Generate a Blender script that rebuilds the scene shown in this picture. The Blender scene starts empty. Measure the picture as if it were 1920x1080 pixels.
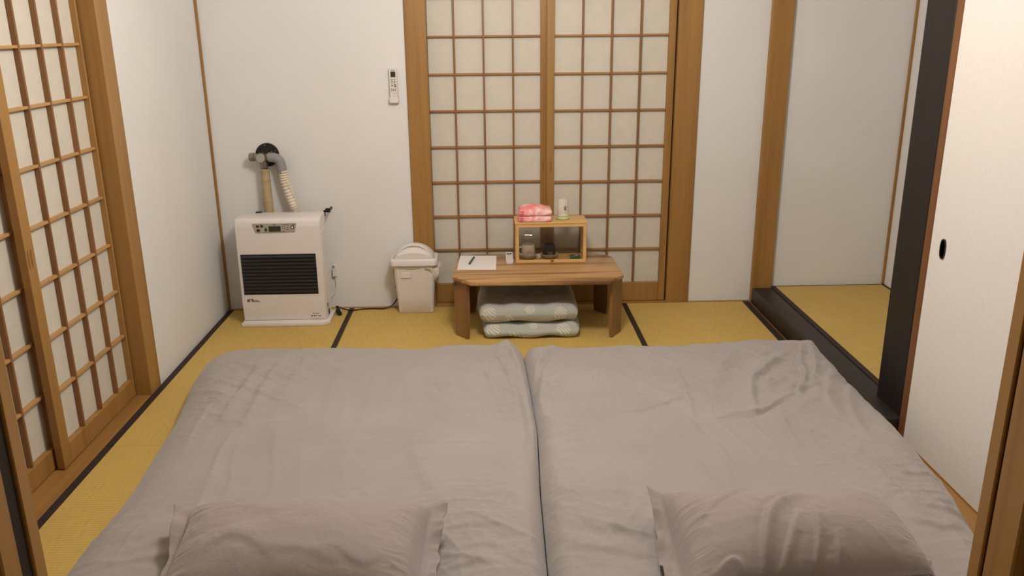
import bpy, bmesh, math, random
import numpy as np
from mathutils import Vector, Matrix, Euler

scene = bpy.context.scene
COL = scene.collection
PI = math.pi

# ------------------------------------------------------------------ camera
CAM_H, FPX = 1.42, 1583.05
_pi, _ya, _ro = math.radians(17.2235), math.radians(1.5172), math.radians(-.5373)

def ray(u, v):
    a = (u - 960) / FPX; b = (v - 540) / FPX
    a, b = a*math.cos(_ro) + b*math.sin(_ro), -a*math.sin(_ro) + b*math.cos(_ro)
    y = math.cos(_pi) - b*math.sin(_pi); z = -(math.sin(_pi) + b*math.cos(_pi))
    return Vector((a*math.cos(_ya) + y*math.sin(_ya), -a*math.sin(_ya) + y*math.cos(_ya), z))

def at(u, v, z):
    """point of the room at height z that the photograph shows at u, v"""
    d = ray(u, v); t = (z - CAM_H) / d.z
    return (d.x*t, d.y*t)

cam_data = bpy.data.cameras.new('camera')
cam = bpy.data.objects.new('camera', cam_data); COL.objects.link(cam)
cam_data.sensor_width = 36; cam_data.lens = FPX*36/1920
cam_data.clip_start = .05; cam_data.clip_end = 50
_f = ray(960, 540).normalized(); _r = (ray(961, 540) - ray(960, 540)).normalized(); _u = _r.cross(_f)
cam.matrix_world = Matrix(((_r.x, _u.x, -_f.x, 0), (_r.y, _u.y, -_f.y, 0), (_r.z, _u.z, -_f.z, CAM_H), (0, 0, 0, 1)))
scene.camera = cam

# ------------------------------------------------------------------ world, light, exposure
world = bpy.data.worlds.new('world'); scene.world = world; world.use_nodes = True
world.node_tree.nodes['Background'].inputs[0].default_value = (1, .97, .92, 1)
world.node_tree.nodes['Background'].inputs[1].default_value = .05

def lamp(name, loc, power, radius, col):
    l = bpy.data.lights.new(name, 'POINT'); l.energy = power; l.shadow_soft_size = radius; l.color = col
    o = bpy.data.objects.new(name, l); COL.objects.link(o); o.location = loc
    return o
lamp('ceiling_lamp_light', (.10, 2.5, 2.05), 67, .17, (1, .972, .945))
lamp('next_room_light', (.3, -1.3, 2.05), 5, .15, (1, .97, .92))

scene.view_settings.view_transform = 'Standard'
scene.view_settings.look = 'None'
scene.view_settings.exposure = 0.0
scene.view_settings.gamma = 1
scene.view_settings.use_curve_mapping = False
try:
    scene.cycles.max_bounces = 10; scene.cycles.diffuse_bounces = 3; scene.cycles.transparent_max_bounces = 12
    scene.cycles.sample_clamp_indirect = 6
except Exception:
    pass

# ------------------------------------------------------------------ materials
def srgb(r, g, b):
    f = lambda c: (c/255/12.92) if c/255 <= .04045 else ((c/255 + .055)/1.055)**2.4
    return (f(r), f(g), f(b), 1)

class NT:
    def __init__(s, name):
        s.m = bpy.data.materials.new(name); s.m.use_nodes = True
        s.t = s.m.node_tree; s.b = s.t.nodes['Principled BSDF']; s.out = s.t.nodes['Material Output']
    def n(s, typ, **kw):
        o = s.t.nodes.new(typ)
        for k, v in kw.items():
            if k.startswith('i_'):
                key = k[2:].replace('_', ' '); o.inputs[key].default_value = v
            else: setattr(o, k, v)
        return o
    def l(s, a, b): s.t.links.new(a, b)
    def coords(s, scale=(1, 1, 1), rot=(0, 0, 0), kind='Object'):
        tc = s.n('ShaderNodeTexCoord'); mp = s.n('ShaderNodeMapping')
        mp.inputs['Scale'].default_value = scale; mp.inputs['Rotation'].default_value = rot
        s.l(tc.outputs[kind], mp.inputs['Vector']); return mp.outputs['Vector']
    def ramp(s, fac, stops):
        r = s.n('ShaderNodeValToRGB'); s.l(fac, r.inputs[0]); e = r.color_ramp.elements
        while len(e) < len(stops): e.new(.5)
        for i, (p, c) in enumerate(stops): e[i].position = p; e[i].color = c
        return r.outputs[0]
    def bump(s, h, strength=.2, dist=.01):
        b = s.n('ShaderNodeBump'); b.inputs['Strength'].default_value = strength; b.inputs['Distance'].default_value = dist
        s.l(h, b.inputs['Height']); s.l(b.outputs[0], s.b.inputs['Normal'])

def mix(c, k): return (c[0]*k, c[1]*k, c[2]*k, 1)

def plain(name, c, rough=.5, var=.06, scale=30, metal=0, bump=0, spec=.5):
    t = NT(name); v = t.coords()
    nz = t.n('ShaderNodeTexNoise', i_Scale=scale, i_Detail=4.0); t.l(v, nz.inputs['Vector'])
    t.l(t.ramp(nz.outputs[0], [(.3, mix(c, 1-var)), (.7, mix(c, 1+var))]), t.b.inputs['Base Color'])
    t.b.inputs['Roughness'].default_value = rough; t.b.inputs['Metallic'].default_value = metal
    t.b.inputs['Specular IOR Level'].default_value = spec
    if bump: t.bump(nz.outputs[0], bump, .004)
    return t.m

def wood(name, c, axis, rough=.45, contrast=.22, s=1.0, planks=0):
    """grain runs along axis (0,1,2)"""
    t = NT(name); sc = [38*s, 38*s, 38*s]; sc[axis] = 1.6*s
    v = t.coords(tuple(sc))
    nz = t.n('ShaderNodeTexNoise', i_Scale=1.0, i_Detail=5.0, i_Distortion=.6); t.l(v, nz.inputs['Vector'])
    sc2 = [9*s, 9*s, 9*s]; sc2[axis] = .5*s
    v2 = t.coords(tuple(sc2))
    nz2 = t.n('ShaderNodeTexNoise', i_Scale=1.0, i_Detail=2.0); t.l(v2, nz2.inputs['Vector'])
    m = t.n('ShaderNodeMath', operation='ADD'); t.l(nz.outputs[0], m.inputs[0]); t.l(nz2.outputs[0], m.inputs[1])
    m2 = t.n('ShaderNodeMath', operation='MULTIPLY'); t.l(m.outputs[0], m2.inputs[0]); m2.inputs[1].default_value = .5
    dark = (c[0]*(1-contrast), c[1]*(1-contrast*1.25), c[2]*(1-contrast*1.4), 1)
    t.l(t.ramp(m2.outputs[0], [(.34, dark), (.5, c), (.66, mix(c, 1+contrast*.5))]), t.b.inputs['Base Color'])
    t.b.inputs['Roughness'].default_value = rough
    t.bump(nz.outputs[0], .08, .002)
    return t.m

WB = srgb(162, 119, 62)        # hinoki / cedar frame brown
M = {}
M['wood_x'] = wood('frame_wood_x', WB, 0); M['wood_y'] = wood('frame_wood_y', WB, 1); M['wood_z'] = wood('frame_wood_z', WB, 2)
LB = srgb(190, 146, 90)
M['lat_x'] = wood('lattice_wood_x', srgb(166, 120, 70), 0); M['lat_y'] = wood('lattice_wood_y', LB, 1); M['lat_z'] = wood('lattice_wood_z', srgb(140, 98, 56), 2)
M['brown_z'] = wood('brown_edge_wood', srgb(126, 82, 46), 2, rough=.4)
M['black_z'] = wood('black_lacquered_wood_z', srgb(28, 24, 22), 2, rough=.5, contrast=.3)
M['black_y'] = wood('black_lacquered_wood_y', srgb(38, 32, 28), 1, rough=.5, contrast=.3)
M['groove_shade'] = plain('groove_shade_brown', srgb(40, 24, 15), .8)  # dark brown stands in for shade inside grooves and gaps

def wall_mat():
    t = NT('washi_wallpaper'); v = t.coords()
    nz = t.n('ShaderNodeTexNoise', i_Scale=2.2, i_Detail=3.0); t.l(v, nz.inputs['Vector'])
    c = srgb(232, 229, 225)
    t.l(t.ramp(nz.outputs[0], [(.3, mix(c, .97)), (.7, mix(c, 1.02))]), t.b.inputs['Base Color'])
    n2 = t.n('ShaderNodeTexNoise', i_Scale=260.0, i_Detail=3.0); t.l(v, n2.inputs['Vector'])
    t.bump(n2.outputs[0], .12, .002); t.b.inputs['Roughness'].default_value = .85
    t.b.inputs['Specular IOR Level'].default_value = .25
    return t.m
M['wall'] = wall_mat()
M['fusuma'] = plain('fusuma_paper', srgb(232, 226, 218), .8, .02, 90, bump=.1, spec=.3)
M['paper'] = plain('shoji_paper', srgb(214, 206, 190), .75, .03, 18, bump=.05, spec=.3)
M['ceiling'] = wood('ceiling_boards', srgb(216, 206, 190), 1, rough=.7)

def tatami(name, along):
    """rush weave: ribs every few millimetres, rushes running along x or y"""
    t = NT(name)
    c = srgb(210, 176, 96)
    sc = (1, 1, 1)
    v = t.coords(sc)
    sx = [420, 420, 420]; sx[along] = 14
    v1 = t.coords(tuple(sx)); nz = t.n('ShaderNodeTexNoise', i_Scale=1.0, i_Detail=3.0); t.l(v1, nz.inputs['Vector'])
    big = t.n('ShaderNodeTexNoise', i_Scale=3.5, i_Detail=3.0); t.l(v, big.inputs['Vector'])
    w = t.n('ShaderNodeTexWave', wave_type='BANDS', bands_direction='X' if along == 0 else 'Y', i_Scale=26.0, i_Distortion=1.2, i_Detail=1.0)
    w.inputs['Detail Scale'].default_value = 40
    t.l(v, w.inputs['Vector'])
    m = t.n('ShaderNodeMath', operation='MULTIPLY_ADD'); t.l(nz.outputs[0], m.inputs[0]); m.inputs[1].default_value = .75
    m3 = t.n('ShaderNodeMath', operation='MULTIPLY'); t.l(big.outputs[0], m3.inputs[0]); m3.inputs[1].default_value = .25
    t.l(m3.outputs[0], m.inputs[2])
    col = t.ramp(m.outputs[0], [(.28, (c[0]*.78, c[1]*.76, c[2]*.72, 1)), (.5, c), (.72, (c[0]*1.13, c[1]*1.13, c[2]*1.18, 1))])
    mixn = t.n('ShaderNodeMixRGB', blend_type='MULTIPLY'); mixn.inputs[0].default_value = .13
    t.l(col, mixn.inputs[1]); t.l(w.outputs[0], mixn.inputs[2]); t.l(mixn.outputs[0], t.b.inputs['Base Color'])
    t.b.inputs['Roughness'].default_value = .62; t.b.inputs['Specular IOR Level'].default_value = .35
    t.bump(m.outputs[0], .25, .003)
    return t.m
M['tatami'] = tatami('woven_rush', 1)
M['tatami_x'] = tatami('woven_rush_alcove', 0)
M['heri'] = plain('black_border_cloth', srgb(42, 30, 24), .7, .2, 300)

def fabric(name, c, rough=.85, weave=900, bump=.35):
    t = NT(name); v = t.coords()
    big = t.n('ShaderNodeTexNoise', i_Scale=5.0, i_Detail=4.0); t.l(v, big.inputs['Vector'])
    t.l(t.ramp(big.outputs[0], [(.25, mix(c, .95)), (.75, mix(c, 1.05))]), t.b.inputs['Base Color'])
    fine = t.n('ShaderNodeTexNoise', i_Scale=float(weave), i_Detail=2.0); t.l(v, fine.inputs['Vector'])
    mid = t.n('ShaderNodeTexNoise', i_Scale=42.0, i_Detail=5.0, i_Distortion=.8); t.l(v, mid.inputs['Vector'])
    m = t.n('ShaderNodeMath', operation='MULTIPLY_ADD'); t.l(fine.outputs[0], m.inputs[0]); m.inputs[1].default_value = .15
    t.l(mid.outputs[0], m.inputs[2])
    t.bump(m.outputs[0], bump, .004)
    t.b.inputs['Roughness'].default_value = rough; t.b.inputs['Specular IOR Level'].default_value = .2
    t.b.inputs['Sheen Weight'].default_value = .25; t.b.inputs['Sheen Roughness'].default_value = .5
    return t.m
M['duvet'] = fabric('grey_washed_cotton', srgb(164, 155, 150))
M['pillowcase'] = fabric('grey_pillow_cotton', srgb(160, 148, 143))

M['white_plastic'] = plain('white_plastic', srgb(230, 222, 215), .38, .01, 10)
M['white_metal'] = plain('white_enamel', srgb(230, 222, 216), .35, .015, 12)
M['bag'] = plain('thin_white_bag', srgb(224, 212, 198), .35, .04, 40, bump=.3)
M['dark_grille'] = plain('dark_grille', srgb(14, 14, 15), .4, .1, 60)
M['slat'] = plain('dark_slat', srgb(50, 51, 53), .35, .1, 60)
M['silver'] = plain('silver_label_plate', srgb(172, 164, 152), .4, .04, 50)
M['lcd'] = plain('dark_lcd', srgb(62, 54, 40), .25)
M['black'] = plain('black_plastic', srgb(20, 18, 17), .4)
M['ink'] = plain('dark_ink', srgb(44, 38, 34), .6)
M['greyink'] = plain('grey_ink', srgb(120, 108, 98), .6)
M['chrome'] = plain('worn_chrome', srgb(150, 145, 136), .28, .1, 40, metal=1)
M['rubber'] = plain('grey_rubber', srgb(146, 142, 140), .6)
M['hose'] = plain('cream_hose', srgb(236, 222, 200), .5)
M['pipe'] = plain('tan_insulated_pipe', srgb(182, 160, 118), .6, .1, 30)
M['black_metal'] = plain('black_metal', srgb(30, 25, 22), .5)
M['table'] = None

def table_wood():
    t = NT('table_laminate')
    v = t.coords((1.6, 28, 28)); n1 = t.n('ShaderNodeTexNoise', i_Scale=1.0, i_Detail=5.0, i_Distortion=.4); t.l(v, n1.inputs['Vector'])
    v2 = t.coords((.35, 15, 15)); n2 = t.n('ShaderNodeTexNoise', i_Scale=1.0, i_Detail=1.0); t.l(v2, n2.inputs['Vector'])
    m = t.n('ShaderNodeMath', operation='ADD'); t.l(n1.outputs[0], m.inputs[0]); t.l(n2.outputs[0], m.inputs[1])
    m2 = t.n('ShaderNodeMath', operation='MULTIPLY'); t.l(m.outputs[0], m2.inputs[0]); m2.inputs[1].default_value = .5
    t.l(t.ramp(m2.outputs[0], [(.36, srgb(118, 82, 48)), (.45, srgb(172, 128, 80)), (.53, srgb(198, 156, 106)), (.64, srgb(150, 108, 66))]), t.b.inputs['Base Color'])
    t.b.inputs['Roughness'].default_value = .3
    return t.m
M['table'] = table_wood()
M['table_leg'] = wood('table_leg_wood', srgb(142, 104, 64), 2, rough=.4)
M['pine_x'] = wood('pine_x', srgb(222, 178, 112), 0, rough=.45, contrast=.12)
M['pine_z'] = wood('pine_z', srgb(222, 178, 112), 2, rough=.45, contrast=.12)
M['pine_y'] = wood('pine_y', srgb(222, 178, 112), 1, rough=.45, contrast=.12)

def acrylic(name, tint=(.80, .79, .77), frost=.0):
    t = NT(name)
    tr = t.n('ShaderNodeBsdfTransparent'); tr.inputs[0].default_value = (*tint, 1)
    gl = t.n('ShaderNodeBsdfGlossy'); gl.inputs['Roughness'].default_value = .03
    fr = t.n('ShaderNodeFresnel'); fr.inputs[0].default_value = 1.49
    ge = t.n('ShaderNodeNewGeometry'); sb = t.n('ShaderNodeMath', operation='SUBTRACT'); sb.inputs[0].default_value = 1; t.l(ge.outputs['Backfacing'], sb.inputs[1])
    mu = t.n('ShaderNodeMath', operation='MULTIPLY'); t.l(fr.outputs[0], mu.inputs[0]); t.l(sb.outputs[0], mu.inputs[1])
    mx = t.n('ShaderNodeMixShader'); t.l(mu.outputs[0], mx.inputs[0]); t.l(tr.outputs[0], mx.inputs[1]); t.l(gl.outputs[0], mx.inputs[2])
    t.l(mx.outputs[0], t.out.inputs['Surface'])
    return t.m
M['acrylic'] = acrylic('clear_acrylic', (.89, .87, .85))
M['glass'] = acrylic('clear_glass', (.95, .95, .94))

def pink():
    t = NT('pink_printed_film'); v = t.coords((16, 16, 26))
    n = t.n('ShaderNodeTexNoise', i_Scale=1.0, i_Detail=2.0, i_Distortion=1.0); t.l(v, n.inputs['Vector'])
    t.l(t.ramp(n.outputs[0], [(.34, srgb(238, 132, 132)), (.46, srgb(244, 152, 148)), (.56, srgb(246, 196, 186)), (.66, srgb(248, 222, 210))]), t.b.inputs['Base Color'])
    t.b.inputs['Roughness'].default_value = .35
    n2 = t.n('ShaderNodeTexNoise', i_Scale=60.0, i_Detail=2.0); t.bump(n2.outputs[0], .3, .003)
    return t.m
M['pink'] = pink(); M['red'] = plain('red_print', srgb(222, 84, 98), .5)

def cushion_fab():
    t = NT('fern_print_cotton'); v = t.coords()
    c = srgb(180, 180, 170)
    vo = t.n('ShaderNodeTexVoronoi', i_Scale=11.0); t.l(v, vo.inputs['Vector'])
    wn = t.n('ShaderNodeTexWave', wave_type='BANDS', bands_direction='DIAGONAL', i_Scale=36.0, i_Distortion=7.0)
    wn.inputs['Detail Scale'].default_value = .35; t.l(v, wn.inputs['Vector'])
    lt = t.n('ShaderNodeMath', operation='LESS_THAN'); t.l(vo.outputs['Distance'], lt.inputs[0]); lt.inputs[1].default_value = .36
    gt = t.n('ShaderNodeMath', operation='GREATER_THAN'); t.l(wn.outputs[1], gt.inputs[0]); gt.inputs[1].default_value = .5
    ml = t.n('ShaderNodeMath', operation='MULTIPLY'); t.l(lt.outputs[0], ml.inputs[0]); t.l(gt.outputs[0], ml.inputs[1])
    mx = t.n('ShaderNodeMixRGB'); t.l(ml.outputs[0], mx.inputs[0]); mx.inputs[1].default_value = c; mx.inputs[2].default_value = srgb(220, 213, 198)
    t.l(mx.outputs[0], t.b.inputs['Base Color']); t.b.inputs['Roughness'].default_value = .8
    n = t.n('ShaderNodeTexNoise', i_Scale=40.0, i_Detail=4.0); t.l(v, n.inputs['Vector']); t.bump(n.outputs[0], .3, .006)
    return t.m
M['cushion'] = cushion_fab()
M['cup_white'] = plain('white_glazed_ceramic', srgb(226, 216, 198), .25)
M['mug_cream'] = plain('cream_glazed_ceramic', srgb(222, 208, 184), .3)
M['mug_black'] = plain('black_glazed_ceramic', srgb(40, 34, 34), .2)
M['saucer'] = plain('grey_glazed_ceramic', srgb(196, 188, 174), .25)
M['palegreen'] = plain('pale_green_glaze', srgb(206, 214, 164), .3)
M['green'] = plain('green_print_card', srgb(76, 110, 74), .4, .25, 60)
M['pen'] = plain('teal_plastic', srgb(34, 92, 80), .35)
M['sheet'] = plain('white_sheet_paper', srgb(238, 230, 224), .7, .01)
M['white_ink'] = plain('white_ink', srgb(220, 212, 200), .5)
M['dark_void'] = plain('unlit_boards', srgb(90, 60, 40), .8)

# ------------------------------------------------------------------ helpers
def empty(name, loc=(0, 0, 0), rz=0):
    o = bpy.data.objects.new(name, None); COL.objects.link(o); o.location = loc; o.rotation_euler = (0, 0, rz)
    o.empty_display_size = .05
    return o

def tag(o, label, cat, group=None):
    o['label'] = label; o['category'] = cat
    if group: o['group'] = group
    return o

def structure(o): o['kind'] = 'structure'; return o

def world_loc(p):
    l = Vector((0, 0, 0))
    while p: l += p.location; p = p.parent
    return l

def obj(name, bm, mat, parent=None, smooth=False, local=False):
    """links a bmesh as one object; meshes come in room coordinates unless local"""
    me = bpy.data.meshes.new(name)
    if smooth:
        for f in bm.faces: f.smooth = True
    if not local:
        if parent: off = world_loc(parent)
        else:
            xs = [v.co for v in bm.verts]
            off = Vector(((min(c.x for c in xs)+max(c.x for c in xs))/2, (min(c.y for c in xs)+max(c.y for c in xs))/2, min(c.z for c in xs)))
        bmesh.ops.translate(bm, verts=bm.verts, vec=-off)
    bmesh.ops.recalc_face_normals(bm, faces=bm.faces)
    bm.to_mesh(me); bm.free()
    for m_ in (mat if isinstance(mat, (list, tuple)) else [mat]): me.materials.append(m_)
    o = bpy.data.objects.new(name, me); COL.objects.link(o)
    if parent: o.parent = parent
    elif not local: o.location = off
    if smooth:
        try: me.set_sharp_from_angle(angle=math.radians(40))
        except Exception: pass
    return o

def B(): return bmesh.new()

def box(bm, x0, x1, y0, y1, z0, z1, bev=0, seg=2, mi=0):
    r = bmesh.ops.create_cube(bm, size=1)
    vs = r['verts']
    for v in vs:
        v.co = Vector((x0 + (v.co.x+.5)*(x1-x0), y0 + (v.co.y+.5)*(y1-y0), z0 + (v.co.z+.5)*(z1-z0)))
    if bev:
        es = list({e for v in vs for e in v.link_edges})
        bmesh.ops.bevel(bm, geom=es, offset=bev, segments=seg, affect='EDGES', profile=.5)
    return bm

def prism(bm, pts, z0, z1, bev=0, seg=2):
    """pts: outline in xy, extruded in z"""
    lo = [bm.verts.new((x, y, z0)) for x, y in pts]; hi = [bm.verts.new((x, y, z1)) for x, y in pts]
    n = len(pts); fs = [bm.faces.new(lo[::-1]), bm.faces.new(hi)]
    for i in range(n): fs.append(bm.faces.new((lo[i], lo[(i+1) % n], hi[(i+1) % n], hi[i])))
    if bev:
        es = list({e for v in lo+hi for e in v.link_edges})
        bmesh.ops.bevel(bm, geom=es, offset=bev, segments=seg, affect='EDGES', profile=.5)
    return bm

def prism_y(bm, pts, y0, y1, bev=0, seg=2):
    """pts: outline in xz, extruded in y"""
    lo = [bm.verts.new((x, y0, z)) for x, z in pts]; hi = [bm.verts.new((x, y1, z)) for x, z in pts]
    n = len(pts); bm.faces.new(lo[::-1]); bm.faces.new(hi)
    for i in range(n): bm.faces.new((lo[i], lo[(i+1) % n], hi[(i+1) % n], hi[i]))
    if bev:
        es = list({e for v in lo+hi for e in v.link_edges})
        bmesh.ops.bevel(bm, geom=es, offset=bev, segments=seg, affect='EDGES', profile=.5)
    return bm

def tube(bm, pts, r, seg=12, cap=True):
    """r: number or list of radii along pts"""
    pts = [Vector(p) for p in pts]; n = len(pts)
    rs = r if isinstance(r, (list, tuple)) else [r]*n
    rings = []; up = Vector((0, 0, 1)); prev = None
    for i, p in enumerate(pts):
        t = (pts[min(i+1, n-1)] - pts[max(i-1, 0)]).normalized()
        if prev is None:
            a = t.cross(up)
            if a.length < 1e-3: a = t.cross(Vector((1, 0, 0)))
        else: a = prev - t*prev.dot(t)
        a.normalize(); b = t.cross(a); prev = a
        rings.append([bm.verts.new(p + (a*math.cos(q*2*PI/seg) + b*math.sin(q*2*PI/seg))*rs[i]) for q in range(seg)])
    for i in range(n-1):
        for q in range(seg):
            bm.faces.new((rings[i][q], rings[i][(q+1) % seg], rings[i+1][(q+1) % seg], rings[i+1][q]))
    if cap: bm.faces.new(rings[0][::-1]); bm.faces.new(rings[-1])
    return bm

def spline(ctrl, n=12):
    P = [Vector(p) for p in ctrl]; P = [P[0]*2-P[1]] + P + [P[-1]*2-P[-2]]; out = []
    for i in range(1, len(P)-2):
        for k in range(n):
            t = k/n; a, b, c, d = P[i-1], P[i], P[i+1], P[i+2]
            out.append(.5*((2*b) + (-a+c)*t + (2*a-5*b+4*c-d)*t*t + (-a+3*b-3*c+d)*t**3))
    out.append(P[-2]); return out

def lathe(bm, prof, cx, cy, seg=32):
    """prof: (radius, z) list"""
    rings = []
    for r, z in prof:
        if r < 1e-5: rings.append([bm.verts.new((cx, cy, z))])
        else: rings.append([bm.verts.new((cx + r*math.cos(q*2*PI/seg), cy + r*math.sin(q*2*PI/seg), z)) for q in range(seg)])
    for a, b in zip(rings, rings[1:]):
        for q in range(seg):
            q2 = (q+1) % seg
            if len(a) == 1 and len(b) > 1: bm.faces.new((a[0], b[q], b[q2]))
            elif len(b) == 1 and len(a) > 1: bm.faces.new((a[q], a[q2], b[0]))
            elif len(a) > 1: bm.faces.new((a[q], a[q2], b[q2], b[q]))
    return bm

def rrect(x0, x1, y0, y1, r, n=5):
    out = []
    for cx, cy, a0 in ((x1-r, y1-r, 0), (x0+r, y1-r, 90), (x0+r, y0+r, 180), (x1-r, y0+r, 270)):
        for k in range(n+1):
            a = math.radians(a0 + 90*k/n); out.append((cx + r*math.cos(a), cy + r*math.sin(a)))
    return out

def loft(bm, loops, cap0=True, cap1=True):
    R = [[bm.verts.new(p) for p in L] for L in loops]; n = len(R[0])
    for a, b in zip(R, R[1:]):
        for q in range(n): bm.faces.new((a[q], a[(q+1) % n], b[(q+1) % n], b[q]))
    if cap0: bm.faces.new(R[0][::-1])
    if cap1: bm.faces.new(R[-1])
    return bm

# ------------------------------------------------------------------ numpy noise
rng = np.random.RandomState(7)
_tab = rng.rand(256, 256)
def vnoise(x, y):
    xi = np.floor(x).astype(int); yi = np.floor(y).astype(int); fx = x-xi; fy = y-yi
    fx = fx*fx*fx*(fx*(fx*6-15)+10); fy = fy*fy*fy*(fy*(fy*6-15)+10)
    g = lambda a, b: _tab[a % 256, b % 256]
    return (g(xi, yi)*(1-fx)+g(xi+1, yi)*fx)*(1-fy) + (g(xi, yi+1)*(1-fx)+g(xi+1, yi+1)*fx)*fy
def fbm(x, y, o=4):
    s = 0; a = .5; t = 0
    for k in range(o):
        s = s + a*vnoise(x*2**k + 17.3*k, y*2**k + 9.1*k); t += a; a *= .5
    return s/t - .5
def ridged(x, y, o=2):
    s = 0; a = .6; t = 0
    for k in range(o):
        s = s + a*(1-np.abs(2*vnoise(x*2**k + 31.7*k, y*2**k + 3.3*k)-1))**3; t += a; a *= .5
    return s/t
def fold(X, Y, pts, w, amp, skew=.4):
    """raises a soft ridge along a polyline of room points, fading at both ends"""
    P = np.array([(p.x, p.y) for p in spline([(a, b, 0) for a, b in pts], 8)])
    best = np.full(X.shape, 1e9); S = np.zeros_like(X); side = np.zeros_like(X); tot = len(P)-1
    for i in range(tot):
        a, b = P[i], P[i+1]; d = b-a; L2 = d@d + 1e-12
        t = np.clip(((X-a[0])*d[0] + (Y-a[1])*d[1])/L2, 0, 1)
        dx = X-(a[0]+t*d[0]); dy = Y-(a[1]+t*d[1]); q = dx*dx+dy*dy
        m = q < best; best = np.where(m, q, best); S = np.where(m, (i+t)/tot, S)
        side = np.where(m, np.sign(dx*d[1]-dy*d[0]), side)
    dd = np.sqrt(best); fade = np.clip(np.sin(PI*np.clip(S, 0, 1)), 0, 1)**.6
    k = dd/w*(1+skew*side)
    return amp*fade*(np.exp(-k*k) - .35*np.exp(-(k/2.4)**2))

def grid_mesh(X, Y, Z, close_to=None):
    ny, nx = X.shape
    V = np.stack([X, Y, Z], -1).reshape(-1, 3)
    idx = np.arange(ny*nx).reshape(ny, nx)
    F = np.stack([idx[:-1, :-1], idx[:-1, 1:], idx[1:, 1:], idx[1:, :-1]], -1).reshape(-1, 4)
    return V, F

def mesh_obj(name, V, F, mat, parent=None, loc=(0, 0, 0)):
    me = bpy.data.meshes.new(name)
    me.vertices.add(len(V)); me.vertices.foreach_set('co', np.asarray(V, dtype=np.float32).ravel())
    F = np.asarray(F, dtype=np.int32)
    me.loops.add(F.size); me.loops.foreach_set('vertex_index', F.ravel())
    me.polygons.add(len(F)); me.polygons.foreach_set('loop_start', np.arange(0, F.size, 4, dtype=np.int32))
    try: me.polygons.foreach_set('loop_total', np.full(len(F), 4, dtype=np.int32))
    except Exception: pass
    me.update(calc_edges=True); me.validate()
    me.polygons.foreach_set('use_smooth', np.ones(len(me.polygons), dtype=bool))
    me.materials.append(mat)
    o = bpy.data.objects.new(name, me); COL.objects.link(o); o.location = loc
    if parent: o.parent = parent
    return o

# ================================================================== SETTING
XL, D = -1.385, 4.289       # left wall, back wall
CEIL = 2.42
FY = 1.30                   # far face of the doorway the camera stands behind

# --- floor
fl = structure(empty('floor', (0, 2.8, 0)))
b = B(); box(b, -2.2, 2.4, -2.2, 4.6, -.12, -.03); obj('floor_base', b, M['dark_void'], fl)
def mat_part(x0, x1, y0, y1, borders, z=0.0, m='tatami'):
    b = B(); box(b, x0, x1, y0, y1, z-.03, z, .002, 1); o = obj('tatami_mat', b, M[m], fl)
    for bx in borders:
        b = B(); box(b, *bx, z-.006, z+.0016, .0008, 1); obj('border_cloth', b, M['heri'], o)
g = .0012
mat_part(-1.385, -.7225, 2.754+g, 4.268, [(-1.385, -1.357, 2.754+g, 4.268), (-.748, -.7235, 2.754+g, 4.268)])
mat_part(-1.385, -.7225, FY, 2.754-g, [(-1.385, -1.357, FY, 2.754-g), (-.748, -.7235, FY, 2.754-g)])
mat_part(-.7215, .7245, FY, 4.268, [(.698, .7235, FY, 4.268)])
mat_part(.7255, 1.376, FY, 4.268, [(1.346, 1.376, FY, 4.268)])
b = B(); box(b, -1.385, 1.385, 4.268, 4.289, -.03, .001); obj('wall_edge_strip', b, M['wood_x'], fl)
b = B(); box(b, 1.378, 1.388, 2.9, 4.268, -.03, .002); obj('edge_strip', b, M['brown_z'], fl)
b = B(); box(b, 1.376, 1.47, FY, 2.69, -.03, .004); obj('door_sill', b, M['wood_y'], fl)
b = B(); box(b, -1.62, -1.385, FY, 3.19, -.03, .002, 0); obj('window_sill', b, M['wood_y'], fl)
b = B(); box(b, -1.0, 1.2, 1.14, FY, -.03, .004); obj('threshold', b, M['wood_x'], fl)
b = B(); box(b, -2.0, 2.2, -2.0, 1.14, -.03, .0); obj('tatami_mat', b, M['tatami'], fl)
# alcove floor
al = structure(empty('floor', (1.8, 3.6, .078)))
b = B(); box(b, 1.50, 2.113, 2.78, 4.285, .048, .078, .002, 1); am = obj('tatami_mat', b, M['tatami_x'], al)
b = B(); box(b, 1.496, 1.522, 2.78, 4.281, .072, .0796, .0008, 1); box(b, 1.522, 2.113, 4.274, 4.281, .072, .0793, .0006, 1)
box(b, 2.098, 2.113, 2.78, 4.281, .072, .0795, .0006, 1)
obj('border_cloth', b, M['heri'], am)
b = B(); box(b, 1.50, 2.113, 2.78, 4.285, -.03, .048); obj('floor_base', b, M['dark_void'], al)

# --- walls
def sbox(name, mat, *a, bev=0, parent=None):
    b = B(); box(b, *a, bev); return structure(obj(name, b, M[mat], parent)) if parent is None else obj(name, b, M[mat], parent)
b = B(); box(b, XL-.12, -.385, D, D+.1, -.03, CEIL); box(b, 1.045, 2.25, D, D+.1, -.03, CEIL); box(b, -.385, 1.045, D, D+.1, 1.95, CEIL)
structure(obj('wall_back', b, M['wall']))
b = B(); box(b, XL-.12, XL-.004, 3.29, D, -.03, CEIL); box(b, XL-.16, XL-.004, FY, 3.29, 1.95, CEIL)
structure(obj('wall_left', b, M['wall']))
b = B(); box(b, 1.475, 1.53, FY, 2.66, -.03, CEIL); box(b, 1.449, 1.475, FY, 2.66, 1.95, CEIL); structure(obj('wall_right', b, M['wall']))
b = B(); box(b, 2.113, 2.2, 2.6, D, -.03, CEIL); box(b, 1.53, 2.2, 2.6, 2.78, -.03, CEIL); structure(obj('wall_alcove', b, M['wall']))
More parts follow.
